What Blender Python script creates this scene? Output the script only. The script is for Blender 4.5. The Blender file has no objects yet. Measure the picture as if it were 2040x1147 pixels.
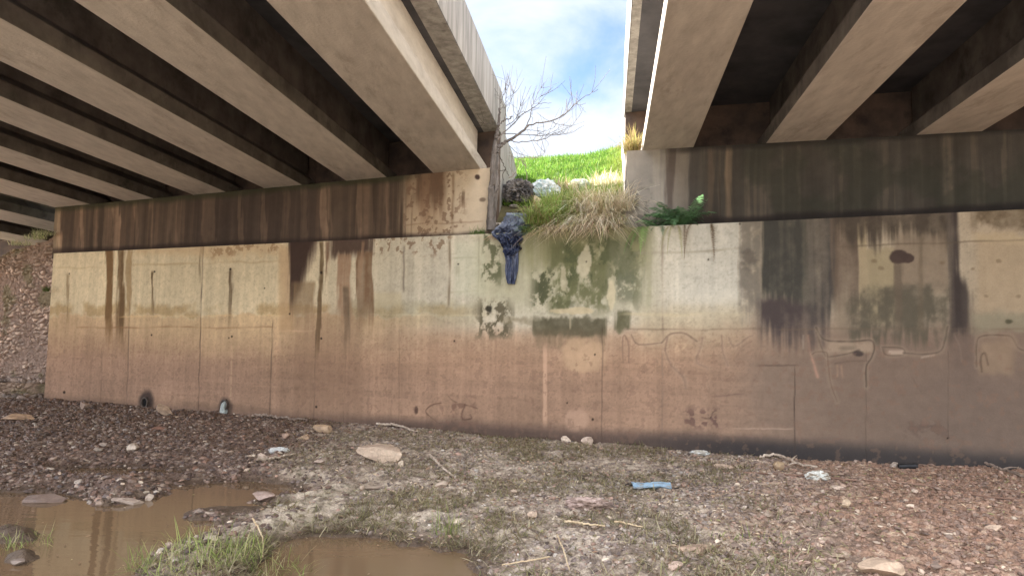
import bpy, math, random
import numpy as np
from mathutils import Vector, Matrix

random.seed(7)
RNG = np.random.default_rng(11)
scene = bpy.context.scene
COL = scene.collection

# ------------------------------------------------------------------ camera
FPX = 1350.0                     # focal length in pixels of the 2040 px wide frame
CAM = np.array([0.0, 0.0, 1.55])
_th = math.atan(101.5 / FPX)
_ro = 0.015
_f = np.array([0, math.cos(_th), math.sin(_th)])
_r0 = np.array([1.0, 0, 0])
_u0 = np.array([0, -math.sin(_th), math.cos(_th)])
_r = _r0 * math.cos(_ro) + _u0 * math.sin(_ro)
_u = _u0 * math.cos(_ro) - _r0 * math.sin(_ro)


def ray(px, py):
    return _f * FPX + _r * (px - 1020.0) + _u * (573.5 - py)


def project(P):
    d = np.asarray(P) - CAM
    z = d @ _f
    return 1020 + FPX * (d @ _r) / z, 573.5 - FPX * (d @ _u) / z


cd = bpy.data.cameras.new('camera')
cam = bpy.data.objects.new('camera', cd)
COL.objects.link(cam)
cd.sensor_width = 36
cd.lens = 36 * FPX / 2040
cd.clip_end = 3000
M = Matrix(((_r[0], _u[0], -_f[0], CAM[0]), (_r[1], _u[1], -_f[1], CAM[1]),
            (_r[2], _u[2], -_f[2], CAM[2]), (0, 0, 0, 1)))
cam.matrix_world = M
scene.camera = cam

# ------------------------------------------------------------------ site frame
W = ray(-2800, 618)
W[2] = 0
W /= np.linalg.norm(W)
RR = -W                                      # along the wall, to the right
NB = np.array([-RR[1], RR[0], 0])            # away from the camera
if NB[1] < 0:
    NB = -NB
_q = ray(1020, 868)
P0 = CAM + _q * (9.8 / _q[1])
P0[2] = 0
G = ray(1212, 706)
G /= np.linalg.norm(G)                       # direction of the bridge spans
GH = np.array([G[0], G[1], 0])
GH /= np.linalg.norm(GH)
A = np.array([GH[1], -GH[0], 0])             # across the bridge, to the right


def off(P):
    return (np.asarray(P) - P0) @ NB


def onto(px, py, o=0.0):
    d = ray(px, py)
    t = (o + (P0 - CAM) @ NB) / (d @ NB)
    return CAM + d * t


def sz(P):
    return (P - P0) @ RR, P[2]


# ------------------------------------------------------------------ noise
def _hash(ix, iy, seed):
    with np.errstate(over='ignore'):
        h = (ix.astype(np.uint32) * np.uint32(374761393) + iy.astype(np.uint32) * np.uint32(668265263)
             + np.uint32(seed * 974711 + 12345))
        h = (h ^ (h >> np.uint32(13))) * np.uint32(1274126177)
        h = h ^ (h >> np.uint32(16))
        h = h * np.uint32(2246822519)
        h = h ^ (h >> np.uint32(15))
    return (h & np.uint32(0xFFFFFF)).astype(np.float64) / 0xFFFFFF


def vn(x, y, seed=0):
    x = np.asarray(x, float)
    y = np.asarray(y, float)
    x, y = np.broadcast_arrays(x, y)
    fx = np.floor(x)
    fy = np.floor(y)
    ix = fx.astype(np.int64)
    iy = fy.astype(np.int64)
    u = x - fx
    v = y - fy
    u = u * u * (3 - 2 * u)
    v = v * v * (3 - 2 * v)
    a = _hash(ix, iy, seed)
    b = _hash(ix + 1, iy, seed)
    c = _hash(ix, iy + 1, seed)
    d = _hash(ix + 1, iy + 1, seed)
    return a + (b - a) * u + (c - a) * v + (a - b - c + d) * u * v


def fbm(x, y, seed=0, oct=4, lac=2.03, gain=0.5):
    s = 0.0
    amp = 1.0
    tot = 0.0
    for k in range(oct):
        s = s + amp * vn(np.asarray(x) * lac ** k + 17.3 * k, np.asarray(y) * lac ** k - 9.1 * k, seed + k * 31)
        tot += amp
        amp *= gain
    return s / tot


def sm(a, b, x):
    t = np.clip((np.asarray(x, float) - a) / (b - a + 1e-12), 0, 1)
    return t * t * (3 - 2 * t)


def bnd(x, x0, x1, s=6.0):
    return sm(x0 - s, x0 + s, x) * (1 - sm(x1 - s, x1 + s, x))


def lin(c):
    c = np.asarray(c, float) / 255.0
    return np.where(c <= 0.04045, c / 12.92, ((c + 0.055) / 1.055) ** 2.4)


# ------------------------------------------------------------------ mesh helpers
def mesh_obj(name, verts, faces, mat=None, parent=None, col=None, smooth=False, extra=None):
    """faces: (N,3)/(N,4) array, or a list of arrays / lists of index tuples."""
    me = bpy.data.meshes.new(name)
    verts = np.asarray(verts, np.float32).reshape(-1, 3)
    if isinstance(faces, np.ndarray):
        groups = [faces]
    else:
        faces = list(faces)
        if faces and isinstance(faces[0], np.ndarray) and faces[0].ndim == 2:
            groups = faces
        else:
            by = {}
            for f in faces:
                by.setdefault(len(f), []).append(f)
            groups = [np.array(v, np.int32) for v in by.values()]
    me.vertices.add(len(verts))
    me.vertices.foreach_set('co', verts.ravel())
    idx = np.concatenate([g.ravel() for g in groups]).astype(np.int32)
    tot = np.concatenate([np.full(len(g), g.shape[1], np.int32) for g in groups])
    start = np.concatenate([[0], np.cumsum(tot)[:-1]]).astype(np.int32)
    me.loops.add(len(idx))
    me.loops.foreach_set('vertex_index', idx)
    me.polygons.add(len(tot))
    me.polygons.foreach_set('loop_start', start)
    me.polygons.foreach_set('loop_total', tot)
    me.polygons.foreach_set('use_smooth', np.full(len(tot), bool(smooth)))
    me.update(calc_edges=True)
    if col is not None:
        at = me.attributes.new('col', 'FLOAT_COLOR', 'POINT')
        c = np.ones((len(verts), 4), np.float32)
        c[:, :3] = col
        at.data.foreach_set('color', c.ravel())
    for k, v in (extra or {}).items():
        at = me.attributes.new(k, 'FLOAT', 'POINT')
        at.data.foreach_set('value', np.asarray(v, np.float32).ravel())
    me.validate()
    o = bpy.data.objects.new(name, me)
    COL.objects.link(o)
    if mat:
        me.materials.append(mat)
    if parent is not None:
        o.parent = parent
        o.matrix_parent_inverse = parent.matrix_world.inverted()
    return o


def empty(name, loc, label, cat, group=None):
    o = bpy.data.objects.new(name, None)
    COL.objects.link(o)
    o.location = Vector(loc)
    o.empty_display_size = 0.2
    o.matrix_world = Matrix.Translation(Vector(loc))
    o['label'] = label
    o['category'] = cat
    if group:
        o['group'] = group
    return o


def tag(o, label, cat, group=None):
    o['label'] = label
    o['category'] = cat
    if group:
        o['group'] = group
    return o


def setting(o, kind='structure'):
    o['kind'] = kind
    return o


def grid_faces(nu, nv):
    i = np.arange(nu - 1)[:, None] * nv + np.arange(nv - 1)[None, :]
    i = i.ravel()
    return np.stack([i, i + nv, i + nv + 1, i + 1], 1).astype(np.int32)


def prism(P1, P2):
    """closed solid between two matching rings of points"""
    n = len(P1)
    v = np.array(list(P1) + list(P2))
    f = [tuple(range(n))[::-1], tuple(range(n, 2 * n))]
    for i in range(n):
        j = (i + 1) % n
        f.append((i, j, n + j, n + i))
    return v, f


def tube(pts, rad, seg=8, jit=0.0, rng=None):
    pts = np.asarray(pts, float)
    n = len(pts)
    rad = np.broadcast_to(np.asarray(rad, float), (n,))
    V = []
    up = np.array([0.13, 0.21, 0.97])
    for i in range(n):
        t = pts[min(i + 1, n - 1)] - pts[max(i - 1, 0)]
        t = t / (np.linalg.norm(t) + 1e-9)
        a = np.cross(t, up)
        if np.linalg.norm(a) < 1e-3:
            a = np.cross(t, [1, 0, 0])
        a /= np.linalg.norm(a)
        b = np.cross(t, a)
        for k in range(seg):
            an = 2 * math.pi * k / seg
            rr = rad[i] * (1 + (rng.uniform(-jit, jit) if rng is not None and jit else 0))
            V.append(pts[i] + rr * (a * math.cos(an) + b * math.sin(an)))
    F = []
    for i in range(n - 1):
        for k in range(seg):
            k2 = (k + 1) % seg
            F.append((i * seg + k, i * seg + k2, (i + 1) * seg + k2, (i + 1) * seg + k))
    F.append(tuple(range(seg))[::-1])
    F.append(tuple(range((n - 1) * seg, n * seg)))
    return np.array(V), F


def merge(parts):
    V = []
    F = []
    o = 0
    for v, f in parts:
        V.append(np.asarray(v))
        F += [tuple(int(i) + o for i in q) for q in f]
        o += len(v)
    return np.concatenate(V), F


def spline(pts, n):
    """Catmull-Rom through pts, n samples"""
    p = np.asarray(pts, float)
    p = np.vstack([2 * p[0] - p[1], p, 2 * p[-1] - p[-2]])
    m = len(p) - 3
    out = []
    for u in np.linspace(0, m - 1e-6, n):
        i = int(u)
        t = u - i
        a, b, c, d = p[i], p[i + 1], p[i + 2], p[i + 3]
        out.append(0.5 * ((2 * b) + (c - a) * t + (2 * a - 5 * b + 4 * c - d) * t * t + (3 * b - a - 3 * c + d) * t ** 3))
    return np.array(out)


# ------------------------------------------------------------------ materials
def new_mat(name):
    m = bpy.data.materials.new(name)
    m.use_nodes = True
    nt = m.node_tree
    b = nt.nodes['Principled BSDF']
    return m, nt, b


def mat_attr(name, rough=0.85, n_scale=(18.0, 90.0), n_amt=(0.16, 0.12), bump=0.35, bump_dist=0.01, bump_scale=60.0,
             spec=0.3, gain=1.0, wet=False, transl=0.0):
    """base colour from the mesh's own colour attribute with fine grain on top"""
    m, nt, b = new_mat(name)
    N = nt.nodes
    L = nt.links
    at = N.new('ShaderNodeAttribute')
    at.attribute_name = 'col'
    tc = N.new('ShaderNodeTexCoord')
    src = at.outputs['Color']
    for s, a in zip(n_scale, n_amt):
        no = N.new('ShaderNodeTexNoise')
        no.inputs['Scale'].default_value = s
        no.inputs['Detail'].default_value = 5
        L.new(tc.outputs['Object'], no.inputs['Vector'])
        mr = N.new('ShaderNodeMapRange')
        mr.inputs['From Min'].default_value = 0.3
        mr.inputs['From Max'].default_value = 0.7
        mr.inputs['To Min'].default_value = (1 - a) * gain
        mr.inputs['To Max'].default_value = (1 + a) * gain
        gain = 1.0
        L.new(no.outputs['Fac'], mr.inputs['Value'])
        mx = N.new('ShaderNodeVectorMath')
        mx.operation = 'SCALE'
        L.new(src, mx.inputs[0])
        L.new(mr.outputs[0], mx.inputs['Scale'])
        src = mx.outputs['Vector']
    L.new(src, b.inputs['Base Color'])
    b.inputs['Roughness'].default_value = rough
    b.inputs['Specular IOR Level'].default_value = spec
    if wet:
        wa = N.new('ShaderNodeAttribute')
        wa.attribute_name = 'wet'
        mr = N.new('ShaderNodeMapRange')
        mr.inputs['To Min'].default_value = rough
        mr.inputs['To Max'].default_value = 0.55
        L.new(wa.outputs['Fac'], mr.inputs['Value'])
        L.new(mr.outputs[0], b.inputs['Roughness'])
    if bump > 0:
        no = N.new('ShaderNodeTexNoise')
        no.inputs['Scale'].default_value = bump_scale
        no.inputs['Detail'].default_value = 6
        no.inputs['Roughness'].default_value = 0.65
        L.new(tc.outputs['Object'], no.inputs['Vector'])
        bp = N.new('ShaderNodeBump')
        bp.inputs['Strength'].default_value = bump
        bp.inputs['Distance'].default_value = bump_dist
        L.new(no.outputs['Fac'], bp.inputs['Height'])
        L.new(bp.outputs[0], b.inputs['Normal'])
    if transl > 0:
        tr = N.new('ShaderNodeBsdfTranslucent')
        L.new(src, tr.inputs['Color'])
        mix = N.new('ShaderNodeMixShader')
        mix.inputs[0].default_value = transl
        out = nt.nodes['Material Output']
        L.new(b.outputs[0], mix.inputs[1])
        L.new(tr.outputs[0], mix.inputs[2])
        L.new(mix.outputs[0], out.inputs['Surface'])
    return m


def mat_plain(name, c1, c2, scale=6.0, rough=0.8, bump=0.3, bump_scale=40, bump_dist=0.01, spec=0.3, stretch=(1, 1, 1), detail=6,
              lo=0.35, hi=0.65, c3=None, s3=2.0):
    m, nt, b = new_mat(name)
    N = nt.nodes
    L = nt.links
    tc = N.new('ShaderNodeTexCoord')
    mp = N.new('ShaderNodeMapping')
    mp.inputs['Scale'].default_value = stretch
    L.new(tc.outputs['Object'], mp.inputs['Vector'])
    no = N.new('ShaderNodeTexNoise')
    no.inputs['Scale'].default_value = scale
    no.inputs['Detail'].default_value = detail
    no.inputs['Roughness'].default_value = 0.62
    L.new(mp.outputs[0], no.inputs['Vector'])
    cr = N.new('ShaderNodeValToRGB')
    cr.color_ramp.elements[0].position = lo
    cr.color_ramp.elements[1].position = hi
    cr.color_ramp.elements[0].color = (*lin(c1), 1)
    cr.color_ramp.elements[1].color = (*lin(c2), 1)
    L.new(no.outputs['Fac'], cr.inputs['Fac'])
    src = cr.outputs['Color']
    if c3 is not None:
        n3 = N.new('ShaderNodeTexNoise')
        n3.inputs['Scale'].default_value = s3
        n3.inputs['Detail'].default_value = 8
        n3.inputs['Roughness'].default_value = 0.7
        L.new(mp.outputs[0], n3.inputs['Vector'])
        r3 = N.new('ShaderNodeMapRange')
        r3.inputs['From Min'].default_value = 0.55
        r3.inputs['From Max'].default_value = 0.72
        L.new(n3.outputs['Fac'], r3.inputs['Value'])
        mx = N.new('ShaderNodeMix')
        mx.data_type = 'RGBA'
        L.new(r3.outputs[0], mx.inputs[0])
        L.new(src, mx.inputs[6])
        mx.inputs[7].default_value = (*lin(c3), 1)
        src = mx.outputs[2]
    L.new(src, b.inputs['Base Color'])
    b.inputs['Roughness'].default_value = rough
    b.inputs['Specular IOR Level'].default_value = spec
    if bump > 0:
        nb = N.new('ShaderNodeTexNoise')
        nb.inputs['Scale'].default_value = bump_scale
        nb.inputs['Detail'].default_value = 6
        L.new(tc.outputs['Object'], nb.inputs['Vector'])
        bp = N.new('ShaderNodeBump')
        bp.inputs['Strength'].default_value = bump
        bp.inputs['Distance'].default_value = bump_dist
        L.new(nb.outputs['Fac'], bp.inputs['Height'])
        L.new(bp.outputs[0], b.inputs['Normal'])
    return m


M_WALL = mat_attr('stained_wall_concrete', rough=1.0, n_scale=(9, 110), n_amt=(0.06, 0.07), bump=0.3, bump_dist=0.006, bump_scale=70, spec=0.08)
M_CONC = mat_plain('girder_concrete', (170, 160, 148), (198, 188, 175), scale=6.0, rough=0.9, bump=0.5, bump_scale=38, bump_dist=0.008,
                   stretch=(1.4, 0.4, 1.4), c3=(152, 140, 128), s3=2.6, detail=10, lo=0.3, hi=0.7)
M_WEB_SHADE = mat_plain('shaded_web_concrete', (84, 76, 70), (120, 110, 101), scale=2.4, rough=0.95, bump=0.35, bump_scale=30, bump_dist=0.008,
                  c3=(62, 58, 52), s3=1.8)  # shaded copy of the girder concrete, the shade put into its colour
M_BACK = mat_plain('dark_backwall', (62, 53, 48), (104, 85, 72), scale=2.0, rough=0.95, bump=0.3, bump_scale=30, c3=(52, 45, 42), s3=2.2)  # darker and browner than the girder concrete
M_DECK = mat_plain('deck_concrete', (66, 65, 68), (92, 90, 92), scale=1.5, rough=0.92, bump=0.3, bump_scale=24)  # whole slab toned dark to stand for the shade between girders
M_PARA = mat_plain('parapet_concrete', (134, 130, 124), (172, 167, 160), scale=3.0, rough=0.9, bump=0.3, bump_scale=40, stretch=(3, 3, 0.35),
                   c3=(112, 108, 102), s3=2.5)
M_GROUND = mat_attr('creek_mud', rough=0.9, n_scale=(14, 75), n_amt=(0.22, 0.3), bump=0.9, bump_dist=0.02, bump_scale=45, wet=True, spec=0.22)
M_STONE = mat_attr('loose_stone', rough=0.7, n_scale=(12, 60), n_amt=(0.15, 0.15), bump=0.4, bump_dist=0.01, bump_scale=50, spec=0.45)
M_STONEWET = mat_attr('wet_gravel', rough=0.5, n_scale=(12, 60), n_amt=(0.15, 0.2), bump=0.4, bump_dist=0.01, bump_scale=60, spec=0.5)
M_MASON = mat_attr('rubble_masonry', rough=0.92, n_scale=(10, 60), n_amt=(0.15, 0.2), bump=0.6, bump_dist=0.015, bump_scale=35)
M_GRASS = mat_attr('grass_blades', rough=0.6, n_scale=(3,), n_amt=(0.15,), bump=0, transl=0.45)
M_DRY = mat_attr('dry_blades', rough=0.7, n_scale=(3,), n_amt=(0.12,), bump=0, transl=0.25, gain=1.25)
M_BARK = mat_plain('pale_bark', (84, 77, 72), (124, 115, 108), scale=14, rough=0.9, bump=0.6, bump_scale=60, stretch=(1, 1, 0.25))
M_WOOD = mat_plain('driftwood', (150, 130, 112), (206, 186, 166), scale=10, rough=0.85, bump=0.5, bump_scale=60)

# ================================================================== CONCRETE WALL AND ABUTMENTS
GAIN_WALL = 1.15
_zl = onto(103, 505)[2]
_sl = sz(onto(103, 505))[0]
_zr = onto(2040, 417)[2]
_sr = sz(onto(2040, 417))[0]


def ledge_z(s):
    return _zl + (s - _sl) * (_zr - _zl) / (_sr - _sl)


S_LEFT = sz(onto(98, 640))[0]
S_RIGHT = _sr + 3.0
LINES = []


class Paint:
    def __init__(self, px, py, s, z, base):
        self.px, self.py, self.s, self.z = px, py, s, z
        self.c = np.zeros((len(px), 3)) + np.array(base, float)
        self.h = np.zeros(len(px))
        # wandering edge coordinates and streak fields shared by the stains
        self.wx = px + 10 * (fbm(s * 1.2, z * 1.6, 3) - 0.5) + 7 * (fbm(s * 9, z * 0.7, 4) - 0.5) + 9 * (fbm(s * 26, z * 2.6, 16, 3) - 0.5)
        self.wy = py + 26 * (fbm(s * 2.2, z * 2.2, 5, 5) - 0.5) + 16 * (fbm(s * 13, z * 9, 17, 4) - 0.5)
        self.bp = fbm(s * 42.0, z * 42.0, 18, 3)
        self.st = fbm(s * 9.0, z * 0.35, 6, 4)
        self.st2 = fbm(s * 26.0, z * 0.6, 7, 3)
        self.bl = fbm(s * 3.0, z * 3.0, 8, 5)
        self.bf = fbm(s * 14.0, z * 14.0, 9, 5)

    def mix(self, m, rgb, op=1.0):
        m = np.clip(m * op, 0, 1)[:, None]
        self.c = self.c * (1 - m) + np.array(rgb, float) * m

    def mul(self, m, k):
        self.c = self.c * (1 + (k - 1) * np.clip(m, 0, 1))[:, None]

    def streak(self, x0, x1, y0, y1, rgb, op=0.8, s=4, fade=40, wob=True):
        x = self.wx if wob else self.px
        m = bnd(x, x0, x1, s * 0.6) * sm(y0 - 4, y0 + 6, self.py) * (1 - sm(y1 - fade, y1 + fade * 0.3, self.py + 50 * (self.st2 - 0.5)))
        self.mix(m * (0.35 + 0.75 * self.st + 0.55 * self.st2) * (0.8 + 0.4 * self.bf), rgb, op)

    def blob(self, cx, cy, rx, ry, rgb, op=1.0, soft=0.25, rag=0.5):
        d = np.sqrt(((self.px - cx) / rx) ** 2 + ((self.py - cy) / ry) ** 2) + rag * (self.bl - 0.5) * 2 + rag * (self.bf - 0.5)
        self.mix(1 - sm(1 - soft, 1 + soft, d), rgb, op)

    def joint(self, x, y0, y1, lean=-0.012, op=0.6, w=1.3, rgb=(70, 58, 50), groove=0.006):
        xc = x + (self.py - 640) * lean + 2.0 * (vn(self.z * 5 + x, self.z * 0, 12) - 0.5)
        m = np.exp(-((self.px - xc) / w) ** 2) * bnd(self.py, y0, y1, 6) * (0.35 + 1.1 * vn(self.z * 4 + x, self.z * 0 + x, 13))
        self.mix(m, rgb, op)
        self.h -= np.clip(m, 0, 1) * groove

    def hline(self, x0, y0, x1, y1, op=0.5, w=1.5, rgb=(96, 78, 62), wob=3.0, h=0.0):
        t = (self.px - x0) / (x1 - x0)
        yc = y0 + (y1 - y0) * t + wob * 2 * (fbm(self.s * 3, self.s * 0 + y0, 14) - 0.5)
        m = np.exp(-((self.py - yc) / w) ** 2) * bnd(self.px, x0, x1, 8) * (0.3 + 1.2 * vn(self.s * 4, self.s * 0 + y0, 15))
        self.mix(m, rgb, op)
        self.h += np.clip(m, 0, 1) * h

    def stroke(self, pts, w=2.2, rgb=(70, 58, 50), op=0.55, light=None, h=0.0):
        op = op * 0.95
        w = w * 0.9
        pts = spline(pts, max(12, len(pts) * 7)) if len(pts) > 2 else np.array(pts, float)
        x0, y0 = pts[:, 0].min() - 14, pts[:, 1].min() - 14
        x1, y1 = pts[:, 0].max() + 14, pts[:, 1].max() + 14
        k = np.nonzero((self.px > x0) & (self.px < x1) & (self.py > y0) & (self.py < y1))[0]
        if not len(k):
            return
        qx = self.px[k] + 2.2 * (self.bf[k] - 0.5)
        qy = self.py[k] + 2.2 * (self.bl[k] - 0.5)
        d = np.full(len(k), 1e9)
        for a, b in zip(pts[:-1], pts[1:]):
            e = b - a
            L = e @ e + 1e-9
            t = np.clip(((qx - a[0]) * e[0] + (qy - a[1]) * e[1]) / L, 0, 1)
            d = np.minimum(d, np.hypot(qx - a[0] - t * e[0], qy - a[1] - t * e[1]))
        m = np.zeros(len(self.px))
        m[k] = np.exp(-(d / w) ** 2) * (0.45 + 0.9 * self.bf[k])
        if light is not None:
            m2 = np.zeros(len(self.px))
            m2[k] = np.exp(-(d / (w * 2.4)) ** 2)
            self.mix(m2, light, op * 0.5)
        self.mix(m, rgb, op)
        self.h += m * h

    def hole(self, x, y, r=3.0):
        d = np.hypot(self.px - x, (self.py - y) * 0.9)
        r *= 0.8
        self.mix(1 - sm(r * 0.5, r * 1.2, d), (38, 30, 25), 0.85)


def paint_lower(P):
    px, py, s, z = P.px, P.py, P.s, P.z
    wx, wy, st, st2, bl, bf = P.wx, P.wy, P.st, P.st2, P.bl, P.bf
    # --- pale upper part, warm at the far end, greyer in the middle and towards the near end
    warm = 1 - sm(520, 900, px)
    P.c[:] = np.array([188, 176, 152.0])
    P.mix(warm, (202, 182, 146))
    wr = wx + 46 * (st2 - 0.5) + 30 * (st - 0.5)
    P.mix(sm(1250, 1420, px) * (1 - sm(1455, 1515, wr)), (186, 178, 160), 0.8)
    P.mix(sm(1455, 1525, wr), (158, 142, 118))
    P.mul(np.ones(len(px)), 1.0)
    # flood bands
    tide = sm(602, 616, wy) * (1 - sm(626, 632, wy))
    P.mix(tide * (1 - sm(880, 1000, px)) * sm(0.3, 0.6, bl), (168, 140, 98), 0.75)
    P.mix(sm(598, 612, wy + 6) * (1 - sm(640, 660, wy)) * bnd(px, 690, 960, 30), (158, 148, 118), 0.45)
    P.mix(sm(627, 634, wy) * (1 - sm(700, 1000, px)), (188, 154, 114), 0.7)
    P.mix(sm(640, 680, py) * sm(650, 900, px) * (1 - sm(1450, 1600, px)), (176, 146, 116), 0.8)
    P.mix(sm(580, 640, wy) * sm(1240, 1300, px) * (1 - sm(1470, 1500, px)), (176, 158, 126), 0.7)
    low = sm(622, 735, wy + 16 * (bl - 0.5) + 12 * sm(560, 240, px) - 18 * bnd(px, 255, 545, 6))
    P.mix(low, (166, 132, 105), 0.95)
    P.mix(sm(690, 780, wy), (155, 124, 101), 0.7)
    P.mix(sm(560, 440, px) * sm(690, 720, wy) * (1 - sm(780, 800, wy)), (160, 128, 106), 0.4)
    P.mix(sm(1250, 1700, px) * sm(640, 720, wy), (136, 114, 96), 0.75)
    P.mix(sm(1600, 1950, px) * sm(620, 700, wy), (116, 100, 84), 0.6)  # lower wall darkened to the right for the dimmer light there
    # horizontal lift marks in the mud-coloured part
    P.mul(low * (fbm(s * 0.6, z * 9, 21, 3) > 0.52), 0.965)
    P.mul(np.ones(len(px)), 0.93)
    P.c *= (0.93 + 0.14 * fbm(s * 1.1, z * 1.1, 22, 5))[:, None]
    P.c *= (0.93 + 0.14 * st)[:, None]
    P.c *= (0.95 + 0.10 * st2)[:, None]
    P.c *= (0.955 + 0.09 * bf)[:, None]
    P.c *= (1 - 0.07 * sm(0.62, 0.72, P.bp))[:, None]
    P.c *= (1 + 0.03 * sm(0.38, 0.28, P.bp))[:, None]
    # --- bottom damp tide mark
    base = 1 - sm(0.02, 0.20 + 0.10 * fbm(s * 1.3, s * 0, 23), z - 0.19 - 0.03 * sm(300, 100, px))
    damp = base * sm(560, 800, px) + base * 0.45 * (1 - sm(560, 800, px))
    P.mix(damp, (70, 58, 52), 0.75)
    P.mix(sm(1400, 1800, px) * (1 - sm(0.16, 0.36 + 0.1 * fbm(s * 1.3, s * 0, 23), z)), (40, 41, 43), 0.9)
    P.mix((1 - sm(0.18, 0.30, z)) * bnd(px, 130, 470, 40), (146, 130, 112), 0.55)
    # --- left part: run marks from the ledge
    dk = (86, 66, 50)
    P.streak(212, 226, 495, 690, (112, 86, 58), 0.9, 4, 60)
    P.streak(236, 249, 495, 700, (100, 78, 54), 0.9, 5, 70)
    P.streak(254, 262, 495, 640, (138, 112, 78), 0.7, 3, 40)
    P.streak(133, 138, 545, 640, (120, 100, 72), 0.6, 2, 30)
    P.streak(302, 308, 540, 628, (92, 74, 52), 0.8, 2, 50)
    P.streak(455, 462, 536, 640, (84, 68, 50), 0.85, 3, 60)
    P.streak(400, 405, 490, 560, (96, 80, 58), 0.6, 2, 40)
    P.mix(bnd(px, 270, 555, 10) * (1 - sm(500, 522, wy)), (176, 148, 112), 0.6)
    P.mix((bf > 0.6) * bnd(px, 420, 560, 10) * (1 - sm(500, 515, wy)), (120, 92, 64), 0.5)
    # panel outlines
    P.mix(bnd(px, 555, 585, 5) * bnd(py, 490, 660, 10), (166, 134, 98), 0.6)
    # --- dark cluster under the seepage
    tri = sm(574, 582, wx) * (1 - sm(-1, 1, (wx - (626 - (py - 486) * 0.32)) / 10)) * (1 - sm(560, 640, py + 50 * (st2 - 0.5)))
    P.mix(tri, (60, 46, 39), 0.97)
    P.streak(582, 626, 560, 650, (120, 98, 72), 0.6, 6, 60)
    P.streak(634, 641, 480, 720, (92, 74, 52), 0.9, 3, 60)
    P.streak(648, 653, 480, 560, (104, 78, 60), 0.7, 2, 40)
    P.mix(bnd(wx + 20 * (st2 - 0.5), 655, 744, 8) * (1 - sm(500, 520, py + 24 * (st2 - .5))), (70, 54, 45), 0.9)
    P.streak(672, 700, 505, 640, (132, 102, 78), 0.75, 6, 40)
    P.streak(684, 696, 570, 700, (92, 78, 62), 0.7, 5, 60)
    P.streak(712, 744, 500, 660, (112, 88, 66), 0.85, 4, 60)
    P.streak(717, 722, 480, 580, (146, 116, 90), 0.6, 2, 40)
    P.mix(bnd(wx, 586, 720, 10) * bnd(py, 620, 820, 50) * (0.4 + st), (120, 94, 74), 0.4)
    P.mix((bf > 0.57) * bnd(px, 745, 900, 6) * (1 - sm(495, 510, wy)), (112, 90, 70), 0.7)
    P.mix(bnd(px, 745, 800, 4) * bnd(py, 582, 612, 6), (168, 152, 120), 0.6)
    # --- mid wall panels
    P.joint(803, 490, 580, -0.01, 0.35, 2.0)
    P.joint(894, 478, 610, -0.012, 0.75, 2.6, (122, 108, 88))
    P.joint(952, 470, 600, -0.012, 0.45, 1.8, (120, 112, 92))
    P.hline(905, 513, 952, 511, 0.5, 2, (128, 122, 100))
    P.hline(895, 584, 955, 580, 0.4, 2, (140, 130, 104))
    P.mix(bnd(px, 908, 916, 2) * bnd(py, 530, 546, 4), (140, 128, 106), 0.6)
    P.mix(bnd(px, 905, 970, 8) * bnd(py, 480, 590, 10), (176, 176, 148), 0.35)
    # --- moss under the gap
    mo = fbm(s * 5.5, z * 4.0, 25, 6, gain=0.62)
    mo2 = fbm(s * 9.0, z * 7.0, 26, 6, gain=0.65)
    gz_ = bnd(wx, 952, 1300, 30) * (1 - sm(575, 640, wy + 30 * (st - 0.5)))
    P.mix(gz_ * (0.5 + st), (152, 146, 116), 0.6)
    P.mix(bnd(wx, 962, 1000, 6) * (1 - sm(545, 580, wy)) * sm(0.44, 0.54, mo2), (84, 84, 60), 0.85)
    P.mix(bnd(wx, 1030, 1296, 20) * (1 - sm(500, 560, wy + 40 * (st2 - 0.5))) * (0.35 + 0.9 * st), (116, 112, 78), 0.8)
    P.mix(bnd(wx, 1062, 1146, 16) * bnd(wy, 530, 612, 16) * sm(0.40, 0.55, mo2), (68, 69, 48), 0.9)
    P.mix(bnd(wx, 1095, 1218, 16) * bnd(wy, 480, 614, 18) * sm(0.36, 0.56, mo), (92, 91, 62), 0.85)
    P.mix(bnd(wx, 1120, 1275, 14) * bnd(wy, 470, 560, 18) * sm(0.44, 0.58, mo2), (76, 79, 54), 0.8)
    P.mix(bnd(wx, 1212, 1275, 12) * bnd(wy, 480, 605, 20) * sm(0.40, 0.56, mo), (104, 102, 78), 0.85)
    P.mix(bnd(wx, 1228, 1262, 6) * bnd(wy, 545, 595, 12) * sm(0.35, 0.5, mo2), (96, 96, 76), 0.7)
    P.blob(1166, 525, 13, 34, (178, 166, 138), 0.8, 0.2, 1.1)
    P.blob(1122, 552, 8, 38, (174, 162, 134), 0.7, 0.2, 1.2)
    P.blob(1218, 590, 8, 34, (182, 168, 136), 0.85, 0.2, 0.6)
    P.blob(1140, 619, 46, 6, (178, 160, 126), 0.75, 0.2, 0.7)
    P.mix(bnd(wx, 1060, 1210, 5) * bnd(wy, 628, 668, 6) * (0.75 + 0.4 * bf), (82, 76, 58), 0.92)
    P.mix(bnd(wx, 1064, 1206, 5) * bnd(wy, 660, 690, 12) * (0.1 + 1.1 * st2), (104, 88, 68), 0.8)
    P.mix(bnd(px, 1134, 1138, 1) * bnd(py, 632, 655, 4), (160, 146, 118), 0.6)
    P.mix(bnd(wx, 1226, 1254, 4) * bnd(wy, 618, 658, 6) * (0.7 + 0.5 * bf), (86, 82, 60), 0.92)
    P.mix(bnd(wx, 953, 1020, 12) * bnd(wy, 598, 676, 14) * sm(0.43, 0.55, mo2), (86, 78, 60), 0.9)
    P.blob(974, 616, 8, 9, (44, 40, 32), 0.9, 0.3, 0.8)
    P.mix(bnd(wx, 1000, 1060, 10) * bnd(wy, 625, 636, 4), (110, 98, 74), 0.5)
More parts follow.
